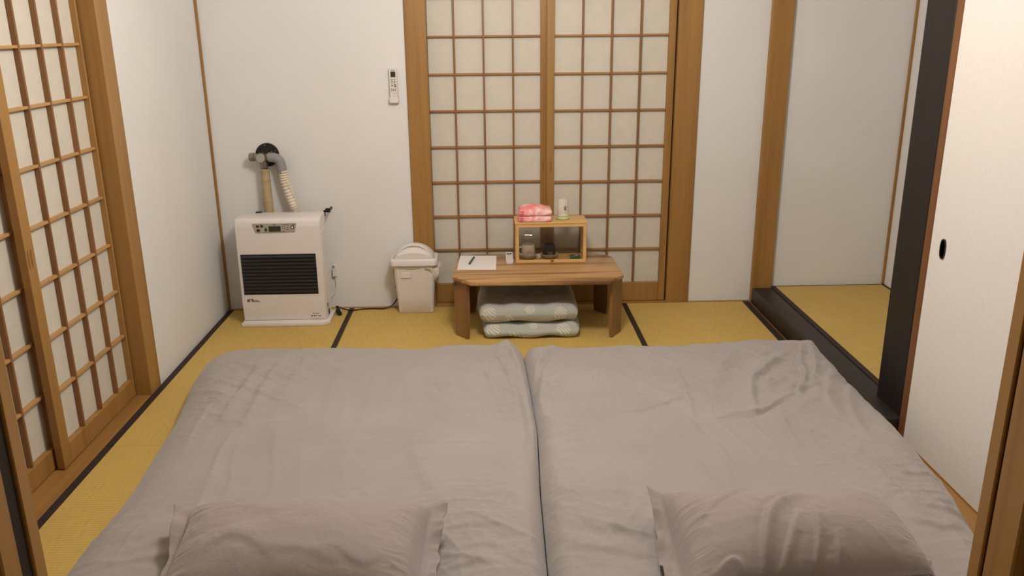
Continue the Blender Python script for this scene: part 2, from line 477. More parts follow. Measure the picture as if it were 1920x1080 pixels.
b = B(); box(b, -2.3, -.93, 1.20, FY-.02, -.03, CEIL); box(b, .99, 2.3, 1.20, FY-.02, -.03, CEIL); box(b, -.93, .99, 1.20, FY-.02, 1.9, CEIL)
structure(obj('wall_front', b, M['wall']))
b = B(); box(b, -2.3, -2.2, -2.2, FY, -.03, CEIL); box(b, 2.2, 2.3, -2.2, FY, -.03, CEIL); box(b, -2.3, 2.3, -2.3, -2.2, -.03, CEIL)
structure(obj('wall_near', b, M['wall']))
b = B(); box(b, -2.3, 2.4, -2.3, D+.1, CEIL, CEIL+.1); structure(obj('ceiling', b, M['ceiling']))

# --- trims
def trim(n, mat, *a, bev=.0015):
    b = B(); box(b, *a, bev, 1); return structure(obj('trim_%d' % n, b, M[mat]))
trim(1, 'wood_z', XL-.004, XL+.008, D-.012, D, 0, CEIL)                        # corner of the left and back walls
trim(2, 'wood_z', 1.389, 1.497, 4.262, D, -.0, CEIL, bev=.003)                  # post between wall and alcove
trim(3, 'wood_z', 2.101, 2.113, D-.012, D, .08, CEIL)                          # alcove corner
b = B(); box(b, 1.392, 1.499, 2.695, 4.262, -.02, .078, .012, 4); structure(obj('trim_4', b, M['black_y'], None, True))   # alcove sill beam
trim(5, 'black_z', 1.449, 1.53, 2.70, 2.885, -.02, CEIL, bev=.004)              # black alcove post
trim(6, 'wood_z', XL-.165, XL+.002, 3.192, 3.293, -.02, 1.95, bev=.002)        # jamb beside the left window
trim(7, 'wood_y', XL-.165, XL+.004, FY, 3.19, 1.83, 1.95)
trim(8, 'wood_x', -.40, 1.06, D-.012, D+.1, 1.85, 1.95)
# doorway jambs nearest the camera, with stile grooves coloured dark for their shade
def jamb(n, xi, sgn, g0):
    r = structure(empty('trim_%d' % n, (xi, 1.25, 0)))
    a0, a1 = sorted((xi, xi+sgn*.14))
    b = B(); box(b, a0, a1, 1.272, FY+.004, -.02, 1.9, .002, 1); obj('outer_stile', b, M['wood_z'], r)
    a0, a1 = sorted((xi+sgn*.006, xi+sgn*.14))
    b = B(); box(b, a0, a1, g0, 1.272, -.02, 1.9); obj('groove_shade', b, M['groove_shade'], r)
    a0, a1 = sorted((xi+sgn*.001, xi+sgn*.14))
    b = B(); box(b, a0, a1, 1.19, g0, -.02, 1.9, .003, 1); obj('inner_stile', b, M['wood_z'], r)
    a0, a1 = sorted((xi+sgn*.022, xi+sgn*.14))
    b = B(); box(b, a0, a1, 1.16, 1.19, -.02, 1.9, .002, 1); obj('frame_stile', b, M['brown_z'], r)
jamb(9, .866, 1, 1.264); jamb(10, -.793, -1, 1.238)
trim(11, 'wood_x', -.93, .99, 1.16, FY+.004, 1.86, 1.96)

# --- shoji windows
def lattice(bm_h, bm_v, verts, rails, a0, a1, z0, z1, plane, axis, w=.0052, d=.014):
    pass

# window_1 : back wall, two sliding papered screens
w1 = structure(empty('window_1', (.33, D, 0)))
b = B(); box(b, -.396, -.290, D-.012, D+.10, -.02, 1.86, .003, 1); box(b, .937, 1.056, D-.012, D+.10, -.02, 1.86, .003, 1)
obj('window_frame', b, M['wood_z'], w1)
b = B(); box(b, -.29, .937, D-.004, D+.10, -.02, .004, .002, 1); box(b, -.29, .937, D+.0, D+.10, 1.80, 1.86); obj('window_rail', b, M['wood_x'], w1)
RB = [.1123 + .1803*i for i in range(10)]
def back_panel(xa, xb, xs, yf, lefts, rights):
    """xa..xb outer size, xs: muntin positions, yf: front face of the frame"""
    b = B()
    box(b, xa, xa+lefts, yf, yf+.026, .006, 1.81, .0015, 1); box(b, xb-rights, xb, yf, yf+.026, .006, 1.81, .0015, 1)
    box(b, xa+lefts, xb-rights, yf+.001, yf+.025, .006, .108, .0015, 1); box(b, xa+lefts, xb-rights, yf+.001, yf+.025, 1.765, 1.81)
    p = obj('sliding_screen', b, M['wood_z'], w1)
    b = B(); box(b, xa+lefts, xb-rights, yf+.0215, yf+.0225, .106, 1.766); obj('paper', b, M['paper'], p)
    b = B()
    for z in RB[1:]: box(b, xa+lefts, xb-rights, yf+.006, yf+.0212, z-.0045, z+.0045, .0008, 1)
    obj('lattice_rails', b, M['lat_x'], p)
    b = B()
    for x in xs: box(b, x-.0045, x+.0045, yf+.003, yf+.0214, .108, 1.765, .0008, 1)
    obj('lattice_uprights', b, M['lat_z'], p)
    return p
pA = back_panel(-.34, .302, [-.160, -.015, .130], D+.034, .05, .036)
pB = back_panel(.296, .93, [.473, .616, .759], D+.004, .038, .034)
def slot(par, x, y, z, axis):
    b = B()
    if axis == 'y': prism_y(b, [(x + .0035*math.cos(t)*1.2, z + .03*math.sin(t)) for t in [k*PI/8 for k in range(16)]], y-.0012, y+.003)
    else:
        lo = [(y + .0042*math.cos(t), z + .03*math.sin(t)) for t in [k*PI/8 for k in range(16)]]
        loft(b, [[(x-.003, p, q) for p, q in lo], [(x+.0012, p, q) for p, q in lo]])
    obj('finger_pull', b, M['lat_z'], par)
slot(pA, .280, D+.034, .735, 'y'); slot(pB, .318, D+.004, .735, 'y')
b = B(); box(b, .930, .937, D+.02, D+.06, 0, 1.81); obj('gap_shade', b, M['groove_shade'], w1)  # dark strip painted in for the shade between screen and frame
b = B(); box(b, -.39, 1.05, D+.085, D+.099, 0, 1.85); obj('outer_shutter', b, M['dark_void'], w1)

# window_2 : left wall
w2 = structure(empty('window_2', (-1.46, 2.5, 0)))
RL = [.0804 + .1847*i for i in range(11)]
def left_panel(ya, yb, ys, xf, near, far):
    b = B()
    box(b, xf-.026, xf, ya, ya+near, .006, 1.85, .0015, 1); box(b, xf-.026, xf, yb-far, yb, .006, 1.85, .0015, 1)
    box(b, xf-.025, xf-.001, ya+near, yb-far, .006, .078, .0015, 1); box(b, xf-.025, xf-.001, ya+near, yb-far, 1.80, 1.85)
    p = obj('sliding_screen', b, M['wood_z'], w2)
    b = B(); box(b, xf-.0225, xf-.0215, ya+near, yb-far, .076, 1.81); obj('paper', b, M['paper'], p)
    b = B()
    for z in RL[1:10]: box(b, xf-.0212, xf-.005, ya+near, yb-far, z-.0048, z+.0048, .0008, 1)
    obj('lattice_rails', b, M['lat_y'], p)
    b = B()
    for y in ys: box(b, xf-.0214, xf-.003, y-.0048, y+.0048, .078, 1.80, .0008, 1)
    obj('lattice_uprights', b, M['lat_z'], p)
    return p
lA = left_panel(2.583, 3.186, [2.762, 2.904, 3.046], -1.444, .052, .012)
b = B(); box(b, -1.47, -1.446, 3.186, 3.192, .0, 1.85); obj('gap_shade', b, M['groove_shade'], w2)  # strip coloured dark as the shade between screen and jamb
lB = left_panel(1.985, 2.655, [2.185, 2.327, 2.469], -1.478, .05, .042)
left_panel(1.36, 2.04, [1.56, 1.70, 1.85], -1.444, .045, .045)
slot(lA, -1.444, 2.612, .735, 'x'); slot(lA, -1.444, 2.594, .735, 'x')
b = B(); box(b, -1.56, -1.545, 1.3, 3.2, 0, 1.9); obj('outer_shutter', b, M['dark_void'], w2)
b = B(); box(b, -1.545, XL-.004, FY, 1.36, 0, 1.9); obj('window_frame', b, M['wood_z'], w2)

# door_1 : white sliding door on the right with an oval pull
d1 = structure(empty('door_1', (1.46, 1.9, 0)))
b = B(); box(b, 1.453, 1.475, 1.30, 2.66, .010, 1.95); obj('door_panel', b, M['fusuma'], d1)
b = B(); box(b, 1.449, 1.475, 2.66, 2.697, .004, 1.95, .002, 1); obj('door_stile', b, M['brown_z'], d1)
b = B(); box(b, 1.452, 1.475, 1.30, 2.66, .004, .010, .001, 1); obj('door_rail', b, M['wood_y'], d1)
b = B()
ell = [(2.582 + .0165*math.copysign(abs(math.cos(t))**.8, math.cos(t)), .725 + .033*math.copysign(abs(math.sin(t))**.8, math.sin(t))) for t in [k*2*PI/32 for k in range(32)]]
sm = [(2.582 + (y-2.582)*.78, .725 + (z-.725)*.86) for y, z in ell]
loft(b, [[(1.4535, y, z) for y, z in ell], [(1.4495, y, z) for y, z in ell], [(1.4495, y, z) for y, z in sm], [(1.4530, y, z) for y, z in sm]])
hp = obj('door_pull', b, M['black'], d1, True)

# ================================================================== BEDDING
def P(u, v, z=.15): return at(u, v, z)

def duvet(name, x0f, x1f, y0, y1, T, wl, wr, wf, folds, seed, lab, wall_l=0, wall_r=0, inner_side=1, dents=(), crumples=(), peaks=()):
    nx, ny = 300, 440
    s = np.linspace(0, 1, nx); t = np.linspace(0, 1, ny)
    # denser near the rims
    s = .5 - .5*np.cos(PI*s)*.35 + (s-.5)*.65 ; s = (s-s[0])/(s[-1]-s[0])
    Sg, Tg = np.meshgrid(s, t)
    Y = y0 + (y1-y0)*Tg
    X0 = x0f(Y); X1 = x1f(Y)
    # round the far corners
    def corner(dy, r): return r - np.sqrt(np.clip(r*r - np.clip(r-dy, 0, r)**2, 0, None))
    far = y1 - Y
    X0 = X0 + corner(far, wall_l); X1 = X1 - corner(far, wall_r)
    X = X0 + (X1-X0)*Sg
    yw = .018*fbm(X*3.1+seed, X*0+seed*2.1, 3)*np.clip((Y-(y1-.5))/.5, 0, 1)
    Y = Y + yw*2
    dl = (X-X0); dr = (X1-X); df = (y1-Y+yw*2); dn = (Y-y0)
    e = lambda d, w: 1-np.clip(1-d/w, 0, 1)**2.3
    wlv = wl*(1+.5*fbm(Y*2.5+seed, Y*0+3, 2)); wrv = wr*(1+.5*fbm(Y*2.5+seed+9, Y*0+5, 2)); wfv = wf*(1+.7*fbm(X*3+seed, X*0+1, 2))
    el = e(dl, wlv); er = e(dr, wrv)
    if inner_side > 0: er = .5 + .5*er
    else: el = .5 + .5*el
    E = np.clip(el*er*e(df, wfv)*e(dn, .1), 0, 1)**.62
    inner = np.clip(np.minimum(np.minimum(dl, dr), df)/.10, 0, 1)
    Z = T*(1 + .32*fbm(X*1.9+seed, Y*1.6+seed, 2))
    # soft long folds
    wx = X + .10*fbm(X*2.2+seed, Y*2.2, 2); wy = Y + .16*fbm(X*2.0, Y*2.0+seed, 2)
    msk = np.clip(.5 + 1.6*fbm(X*1.7+seed*3, Y*1.7+5, 2), .1, 1)
    Z = Z + .017*(ridged(wx*4.5+wy*.9+seed, wy*.9+seed)-.3)*msk
    ang = wx*.82 + wy*.57; ang2 = -wx*.57 + wy*.82
    msk2 = np.clip(.2 + 2.4*fbm(X*2.1+seed+40, Y*2.1+50, 2), 0, 1)
    Z = Z + .013*(ridged(ang*9+seed, ang2*2.2)-.3)*msk2
    msk3 = np.clip(.15 + 2.6*fbm(X*2.6+seed+70, Y*2.4+20, 2), 0, 1)
    Z = Z + .008*(ridged(wx*7+3*fbm(X*4, Y*4, 2), wy*16+seed)-.3)*msk3
    Z = Z + .0035*(ridged(wx*22, wy*22+seed)-.3)*np.clip(msk2+msk3, 0, 1)
    # gathered cloth along the rims
    rim = np.exp(-(np.minimum(dl, dr)/.07)**2)
    Z = Z + .006*(ridged(wy*5+seed+(X*9), X*7+wy)-.3)*rim + .006*(ridged(wx*9+seed, Y*2)-.3)*np.exp(-(df/.08)**2)
    for pts, w, amp in folds: Z = Z + fold(X, Y, [P(*p) for p in pts], w, amp)
    for (u_, v_, rx, ry, amp, rot) in crumples:
        q = P(u_, v_); m = np.exp(-(((X-q[0])/rx)**2 + ((Y-q[1])/ry)**2))
        ca, sa = math.cos(rot), math.sin(rot); wa = wx*ca + wy*sa; wb = -wx*sa + wy*ca
        Z = Z + amp*m*((ridged(wa*13+seed, wb*3.4, 2)-.3) + .5*(ridged(wa*6+5, wb*15+seed, 2)-.3))
    for (qx, qy, rx, ry, dz) in dents: Z = Z - dz*np.exp(-(((X-qx)/rx)**4 + ((Y-qy)/ry)**4))
    Z = .012 + Z*E
    for (u_, v_, rx, ry, amp) in peaks:
        q = P(u_, v_); Z = Z + amp*np.exp(-(((X-q[0])/rx)**2 + ((Y-q[1])/ry)**2))*np.clip(E*1.5, 0, 1)
    Z = np.maximum(Z, .010)
    # underside closes the cloth
    V, F = grid_mesh(X, Y, Z)
    Vb = V.copy(); Vb[:, 2] = .004
    n = len(V); idx = np.arange(n).reshape(ny, nx)
    Fb = F[:, ::-1] + n
    rim_i = np.concatenate([idx[0, :-1], idx[:-1, -1], idx[-1, :0:-1], idx[:0:-1, 0]])
    nxt = np.roll(rim_i, -1)
    Fr = np.stack([rim_i, rim_i+n, nxt+n, nxt], -1)
    cx, cy = (X.mean(), Y.mean())
    VV = np.concatenate([V, Vb]) - np.array([cx, cy, 0])
    o = mesh_obj(name, VV, np.concatenate([F, Fb, Fr]), M['duvet'], None, (cx, cy, 0))
    tag(o, lab, 'duvet', 'grey duvets laid side by side')
    def height(px, py):
        k = np.argmin((X-px)**2 + (Y-py)**2); return float(Z.ravel()[k])
    return o, height

seam = lambda y: np.interp(y, [1.3, 1.74, 2.19, 2.54, 3.1, 3.4], [.128, .130, .136, .148, .136, .128])
leftf = lambda y: np.interp(y, [1.2, 1.9, 2.0, 2.26, 2.69, 3.1, 3.3, 3.5], [-1.13, -1.13, -1.125, -1.12, -1.148, -1.20, -1.215, -1.215]) 
rightf = lambda y: np.interp(y, [1.2, 1.7, 1.88, 2.12, 2.5, 2.8, 3.4], [1.25, 1.27, 1.30, 1.345, 1.368, 1.372, 1.380])

folds_L = [
    ([(500, 672), (470, 715), (430, 770), (415, 800)], .020, .010),
    ([(545, 668), (505, 712), (478, 760), (455, 810)], .016, .009),
    ([(590, 662), (560, 700), (520, 760)], .018, .005),
    ([(665, 655), (640, 705), (620, 760), (610, 830)], .035, .006),
    ([(720, 665), (690, 760), (670, 800)], .012, .003),
    ([(945, 640), (970, 680), (990, 740), (1003, 800), (1003, 880)], .022, .028),
    ([(925, 655), (950, 700), (975, 770), (990, 850)], .014, .009),
    ([(900, 660), (918, 720), (955, 800)], .012, .005),
    ([(440, 810), (410, 860), (392, 930)], .012, .004),
    ([(370, 790), (480, 800), (560, 796)], .012, .003),
    ([(230, 1040), (290, 1015), (350, 1005)], .014, .008),
    ([(180, 1065), (250, 1048), (330, 1035)], .014, .008),
    ([(830, 1040), (900, 1020), (960, 1030)], .014, .007),
    ([(820, 1000), (880, 985), (950, 985)], .012, .005),
    ([(815, 1070), (900, 1055), (960, 1065)], .014, .007),
    ([(340, 860), (370, 800), (410, 740)], .012, .005),
]
folds_R = [
    ([(1340, 798), (1385, 786), (1420, 782), (1450, 765), (1480, 752), (1502, 738)], .010, -0.0150),
    ([(1330, 790), (1385, 777), (1425, 772), (1470, 748)], .010, 0.0120),
    ([(1418, 782), (1408, 740), (1412, 715), (1445, 690), (1480, 668)], .022, 0.0300),
    ([(1503, 650), (1498, 690), (1508, 715), (1495, 740), (1500, 748)], .010, 0.0225),
    ([(1520, 660), (1526, 700), (1518, 730)], .012, 0.0150),
    ([(1305, 748), (1262, 752), (1200, 772), (1130, 780)], .007, 0.0105),
    ([(1262, 690), (1285, 740), (1300, 790)], .009, 0.0105),
    ([(1335, 820), (1358, 870), (1370, 920)], .010, 0.0060),
    ([(1240, 770), (1290, 790), (1315, 840)], .010, 0.0075),
    ([(1035, 655), (1005, 690), (992, 740)], .014, 0.0240),
    ([(1070, 656), (1030, 690), (1010, 750), (1008, 800)], .018, 0.0120),
    ([(1600, 700), (1590, 760), (1610, 810), (1640, 850)], .014, 0.0135),
    ([(1560, 690), (1550, 750), (1575, 790)], .014, 0.0105),
    ([(1460, 770), (1470, 810), (1500, 850)], .012, 0.0105),
    ([(1380, 650), (1350, 690), (1320, 700)], .016, 0.0120),
    ([(1440, 660), (1410, 690), (1370, 700)], .016, 0.0135),
    ([(1620, 860), (1690, 900), (1740, 905)], .012, 0.0120),
    ([(1700, 930), (1750, 950), (1790, 945)], .012, 0.0105),
    ([(1730, 880), (1770, 910), (1800, 960)], .010, 0.0120),
    ([(1100, 1005), (1170, 1000), (1230, 1035)], .032, 0.0130),
    ([(1060, 1030), (1130, 1040), (1220, 1055)], .026, 0.0100),
    ([(1700, 980), (1760, 1000), (1810, 1000)], .014, 0.0120),
    ([(1160, 860), (1155, 910), (1175, 960)], .014, 0.0060),
]
dL, hL = duvet('duvet', leftf, lambda y: seam(y)-.0015, 1.16+.16, 3.375, .152, .20, .06, .13, folds_L, 3.3,
    'grey cotton duvet on the left half of the bed, the one nearer the white heater', wall_l=.17, wall_r=.03, inner_side=1, dents=[(-.47, 1.72, .34, .22, .03)], crumples=[(480, 720, .22, .3, .014, .9), (380, 1000, .5, .14, .014, 1.5), (900, 1020, .28, .2, .011, 1.1), (960, 720, .09, .3, .016, .25)], peaks=[(945, 655, .03, .05, .030), (490, 668, .10, .04, -.012)])
dR, hR = duvet('duvet', lambda y: seam(y)+.0015, rightf, 1.16+.16, 3.315, .152, .06, .12, .12, folds_R, 11.7,
    'grey creased duvet on the right half of the bed, beside the black sill beam', wall_l=.04, wall_r=.07, inner_side=-1, dents=[(.73, 1.72, .33, .22, .03)], crumples=[(1460, 710, .26, .22, .022, 2.3), (1240, 740, .25, .2, .012, .8), (1620, 860, .2, .3, .014, .5), (1740, 960, .16, .2, .018, 1.4), (1130, 1000, .25, .2, .010, 1.1), (1030, 720, .10, .3, .014, .1)], peaks=[(1035, 655, .04, .04, .012), (1520, 655, .025, .03, .016)])

def pillow(name, c_nl, c_nr, c_fr, c_fl, Tp, seed, folds, lab, zc, corners_up):
    """four corners of the case in room coordinates (near-left, near-right, far-right, far-left)"""
    nu, nv = 200, 130
    u, v = np.meshgrid(np.linspace(-1, 1, nu), np.linspace(-1, 1, nv))
    A, Bc, C, Dd = map(np.array, (c_nl, c_nr, c_fr, c_fl))
    # sides pull in between the corners
    uu = u*(1 - .035*(1-v*v)) ; vv = v*(1 - .06*(1-u*u))
    a = (uu+1)/2; bq = (vv+1)/2
    X = (A[0]*(1-a)+Bc[0]*a)*(1-bq) + (Dd[0]*(1-a)+C[0]*a)*bq
    Y = (A[1]*(1-a)+Bc[1]*a)*(1-bq) + (Dd[1]*(1-a)+C[1]*a)*bq
    fu = .105                                   # hem flap at both ends
    ub = np.clip(np.abs(u)/(1-fu), 0, 1); vb = np.clip(np.abs(v)/.985, 0, 1)
    H = np.clip((1-ub**3.2), 0, 1)**.55 * np.clip((1-vb**2.3), 0, 1)**.60
    end = np.exp(-((ub-.86)/.13)**2)*(np.abs(u) < 1-fu*.5)
    wr = .006*(ridged(v*7+seed, u*2.2)-.35)*end*np.clip(H*3, 0, 1)
    wr = wr + .005*(ridged(u*5+v*1.6+seed, v*1.4+fbm(u*2, v*2)*2)-.35)*np.clip(.25+2.2*fbm(u*1.7+seed, v*1.7), 0, 1)*np.clip(H*2, 0, 1)
    wr = wr + .0025*(ridged(u*14+seed, v*11+2*fbm(u*5, v*5))-.35)*np.clip(.3+2*fbm(u*2.7+seed, v*2.2+8), 0, 1)*np.clip(H*2, 0, 1)
    flap = np.clip((np.abs(u)-(1-fu))/fu, 0, 1)
    fw = .006*np.sin(v*11+seed)*flap + .022*flap*fbm(v*4+seed, u*3, 3)
    X = X + flap*.030*fbm(v*2.4+seed*3, u*1.0, 3); Y = Y + .012*fbm(u*2.2+seed*5, v*.6, 2)*np.clip((v-.4)/.6, 0, 1)
    lift = zc; corner_w = 0
    for (su, sv), up in corners_up.items():
        cw = np.clip((u*su-.55)/.45, 0, 1)**1.3*np.clip((v*sv-.1)/.6, 0, 1); corner_w = corner_w + cw
        lift = lift + up*np.clip((u*su-.55)/.45, 0, 1)**1.3*np.clip((v*sv-.3)/.7, 0, 1)**1.5
    lift = lift - .035*np.clip((np.abs(u)-(1-fu*1.6))/fu, 0, 1)*(1-np.clip(corner_w, 0, 1))
    top = lift + Tp*.74*H*(1+.14*fbm(u*1.6+seed, v*1.4)) + wr + fw
    for pts, w, amp in folds: top = top + fold(X, Y, [at(*p) for p in pts], w, amp)*np.clip(H*1.6, 0, 1)
    bot = lift - .26*Tp*H + fw - .0025
    ny, nx = X.shape
    V, F = grid_mesh(X, Y, top); V2, _ = grid_mesh(X, Y, bot); n = len(V)
    idx = np.arange(n).reshape(ny, nx)
    rim_i = np.concatenate([idx[0, :-1], idx[:-1, -1], idx[-1, :0:-1], idx[:0:-1, 0]]); nxt = np.roll(rim_i, -1)
    Fr = np.stack([rim_i, rim_i+n, nxt+n, nxt], -1)
    cx, cy, cz = X.mean(), Y.mean(), float(bot.min())
    VV = np.concatenate([V, V2]) - np.array([cx, cy, cz])
    o = mesh_obj(name, VV, np.concatenate([F, F[:, ::-1]+n, Fr]), M['pillowcase'], None, (cx, cy, cz))
    # stitched seam line between body and flap, one for each end
    for su in (-1, 1):
        k = int(round((su*(1-fu)+1)/2*(nx-1))); b = B()
        tube(b, [(X[j, k]-cx, Y[j, k]-cy, top[j, k]-cz+.0006) for j in range(3, ny-3, 2)], .0013, 6)
        obj('flange_seam', b, M['pillowcase'], o, True, local=True)
    tag(o, lab, 'pillow', 'grey pillows')
    return o

pillow('pillow', (-.785, 1.555), (-.135, 1.55), (-.125, 1.93), (-.83, 1.965), .145, 2.2,
    [([(330, 1075, .28), (400, 1035, .28), (460, 1030, .28), (520, 1060, .28)], .018, .006),
     ([(620, 1040, .28), (680, 1060, .28), (720, 1045, .28)], .012, .004),
     ([(480, 1050, .28), (560, 1046, .28), (640, 1062, .28)], .016, .004)],
    'grey pillow on the left duvet, its right end flap folded up at the corner', .222, {(1, 1): .03, (-1, 1): .012})
pillow('pillow', (.380, 1.535), (1.045, 1.615), (1.045, 1.90), (.400, 1.955), .15, 5.9,
    [([(1500, 945, .3), (1450, 970, .3), (1435, 1010, .3), (1440, 1060, .3)], .012, .020),
     ([(1495, 975, .3), (1480, 1020, .3), (1460, 1060, .3)], .009, .010),
     ([(1520, 965, .3), (1535, 1010, .3), (1530, 1060, .3)], .009, .011),
     ([(1290, 1000, .3), (1330, 960, .3), (1400, 930, .3)], .012, .006),
     ([(1400, 1045, .3), (1375, 1035, .3), (1340, 1050, .3)], .009, .010),
     ([(1570, 1000, .3), (1580, 1040, .3), (1570, 1070, .3)], .010, .010)],
    'grey pillow with deep creases on the right duvet, its left end flap standing open', .225, {(-1, 1): .04, (-1, -1): .01})

# ================================================================== HEATER
hx0, hx1, hy0, hy1 = -1.237, -.826, 4.035, 4.180
ht = tag(empty('space_heater', ((hx0+hx1)/2, (hy0+hy1)/2, 0)), 'white floor heater with black louvred grille, in the back left corner', 'heater')
b = B()
prism(b, [(hx0-.004, 3.996), (hx1-.012, 3.996), (hx1+.018, 4.03), (hx1+.018, hy1+.01), (hx0-.004, hy1+.01)], .0, .020, .004, 2)
obj('base_tray', b, M['white_metal'], ht, True)
b = B()
body = [(hy0, .020), (hy0-.003, .12), (hy0-.003, .50), (hy0+.004, .528), (hy0+.018, .540), (hy1, .543), (hy1, .020)]
loops = [[(x, y, z) for y, z in body] for x in (hx0, hx1)]
loft(b, loops); 
bmesh.ops.bevel(b, geom=b.edges[:], offset=.006, segments=3, affect='EDGES', profile=.5)
hb = obj('body', b, M['white_metal'], ht, True)
b = B(); box(b, hx1-.001, hx1+.002, hy0+.02, hy1-.01, .025, .47, .001, 1); obj('side_cover', b, M['white_metal'], ht, True)
b = B(); box(b, hx1+.002, hx1+.004, hy0+.035, hy0+.045, .075, .095); box(b, hx1+.002, hx1+.006, hy0+.05, hy0+.062, .03, .06, .002, 1); obj('side_latch', b, M['black'], ht)
gx0, gx1, gz0, gz1 = -1.222, -.856, .158, .364
b = B(); box(b, gx0, gx1, hy0-.0055, hy0+.02, gz0, gz1, .001, 1); gr = obj('grille', b, M['dark_grille'], ht)
for k in range(11):
    z = gz0 + .011 + k*.0178; b = B()
    pr = [(hy0-.0065, z-.001), (hy0-.013, z+.002), (hy0-.013, z+.0065), (hy0-.0050, z+.0105)]
    loft(b, [[(x, y, q) for y, q in pr] for x in (gx0+.004, gx1-.004)]); obj('louvre', b, M['slat'], gr)
# control panel
px0, px1, pz0, pz1 = -1.148, -.938, .474, .518
b = B(); prism_y(b, [(px0+.013, pz0), (px1-.008, pz0+.002), (px1, pz1), (px0, pz1)], hy0-.0085, hy0+.004, .001, 1); cp = obj('control_panel', b, M['silver'], ht)
py = hy0-.0095
def pq(u, v):   # panel crop coordinates to panel position
    return (px0 + (u-165)/(1735-165)*(px1-px0), pz1 - (v-320)/(620-320)*(pz1-pz0))
b = B(); (xa, za), (xb, zb) = pq(740, 405), pq(1175, 590); box(b, xa, xb, py, py+.003, zb, za, .0006, 1); obj('display', b, M['lcd'], cp)
for u, v, w, h in ((350, 410, 110, 75), (500, 405, 100, 75), (365, 545, 110, 90), (640, 530, 85, 90)):
    x, z = pq(u, v); b = B(); box(b, x-w/2/1570*.21, x+w/2/1570*.21, py-.0005, py+.003, z-h/2/300*.044, z+h/2/300*.044, .0008, 1); obj('button', b, M['ink'], cp)
for u, v, r, m1 in ((1283, 450, .0056, 'black'), (1603, 450, .0085, 'black')):
    x, z = pq(u, v); b = B(); prism_y(b, [(x+r*math.cos(k*PI/10), z+r*math.sin(k*PI/10)) for k in range(20)], py-.001, py+.003); kn = obj('knob', b, M[m1], cp)
    r *= .62; b = B(); prism_y(b, [(x+r*math.cos(k*PI/10), z+r*math.sin(k*PI/10)) for k in range(20)], py-.003, py+.001, .0006, 1); obj('knob_cap', b, M['white_plastic'], kn)
b = B()
for u, v, w, h in ((950, 358, 110, 18), (1360, 358, 210, 12), (1425, 460, 26, 26), (1420, 525, 90, 10), (1650, 355, 80, 18), (1225, 600, 20, 16), (1285, 590, 30, 22), (640, 455, 90, 8), (480, 350, 60, 8)):
    x, z = pq(u, v); box(b, x-w/2/1570*.21, x+w/2/1570*.21, py-.0002, py+.001, z-h/2/300*.044, z+h/2/300*.044)
obj('printed_marks', b, M['ink'], cp)
# stickers on the front
yb = hy0-.0036
b = B()
prism_y(b, [(-1.205 + .008*math.cos(k*PI/8), .127 + .0085*math.sin(k*PI/8)) for k in range(16)], yb-.0004, yb+.001)
for i, (x, z, w, h) in enumerate(((-1.190, .134, .022, .004), (-1.172, .127, .034, .0035), (-1.186, .128, .008, .009), (-1.168, .121, .04, .0025))): box(b, x-w/2, x+w/2, yb-.0005, yb+.001, z-h/2, z+h/2)
obj('maker_mark', b, M['greyink'], ht)
b = B(); box(b, -.905, -.850, yb-.0004, yb+.001, .030, .062); st = obj('sticker', b, M['white_plastic'], ht)
b = B()
for i in range(6): box(b, -.893+.0055*i, -.8895+.0055*i, yb-.0009, yb, .053, .057)
for i, w in enumerate((.006, .003, .004, .005, .003, .002, .006)):
    x = -.902+.0068*i; box(b, x, x+w, yb-.0009, yb, .039+.001*(i % 2), .045+.0015*(i % 3)); 
obj('sticker_print', b, M['ink'], st)
# fixing brackets
b = B(); box(b, -.826, -.803, 4.205, 4.211, .531, .553, .002, 1)
box(b, -.832, -.826, 4.180, 4.211, .515, .545); box(b, -.812, -.806, 4.211, D, .534, .546); obj('wall_bracket', b, M['black_metal'], ht)
b = B(); box(b, -1.165, -1.135, 4.165, 4.182, .542, .547, .001, 1); obj('top_clip', b, M['black_metal'], ht)

# ================================================================== FLUE
fx, fz = -1.115, .815
fp = tag(empty('flue_pipe', (fx, D, fz)), 'flue fitting above the heater with black round plate, cream hose and tan pipe', 'flue')
b = B(); tube(b, [(fx+.006, D, fz), (fx+.006, D-.010, fz)], .058, 40); wp = obj('wall_plate', b, M['black_metal'], fp, True)
for ax, az in ((fx-.002, fz+.048), (fx+.05, fz+.02)):
    b = B(); tube(b, [(ax, D-.014, az), (ax, D-.009, az)], .0035, 10); obj('screw', b, M['chrome'], wp)
vy = D-.055
b = B(); tube(b, [(fx-.008, D-.01, fz-.006), (fx-.008, vy-.022, fz-.006)], [.026, .026], 24)
tube(b, [(fx-.05, vy, fz-.006), (fx+.035, vy, fz-.006)], .018, 20); tube(b, [(fx-.002, vy, fz-.006), (fx-.002, vy, fz-.058)], [.016, .015], 18)
vb = obj('valve_body', b, M['chrome'], fp, True)
b = B(); tube(b, [(fx-.010, vy-.022, fz-.006), (fx-.010, vy-.032, fz-.006)], .021, 28); obj('front_cap', b, M['silver'], vb, True)
b = B(); tube(b, [(fx-.072, vy, fz-.004), (fx-.068, vy, fz-.004), (fx-.048, vy, fz-.004), (fx-.044, vy, fz-.004)], [.018, .021, .021, .016], 12); obj('end_cap', b, M['chrome'], vb)
for k in range(3):
    b = B(); tube(b, [(fx-.002, vy, fz-.040-.010*k), (fx-.002, vy, fz-.046-.010*k)], .0185, 18); obj('clamp_ring', b, M['chrome'], vb, True)
b = B(); tube(b, [(fx+.030, vy-.006, fz+.006), (fx+.034, vy-.006, fz+.014), (fx+.044, vy-.004, fz+.022)], .004, 8)
obj('valve_lever', b, M['chrome'], vb, True)
b = B(); tube(b, [(fx+.0, vy, fz-.064), (fx+.0, vy, fz-.135), (fx+.0, vy+.002, .53)], [.0205, .0215, .0235], 24)
tp = obj('insulated_pipe', b, M['pipe'], fp, True)
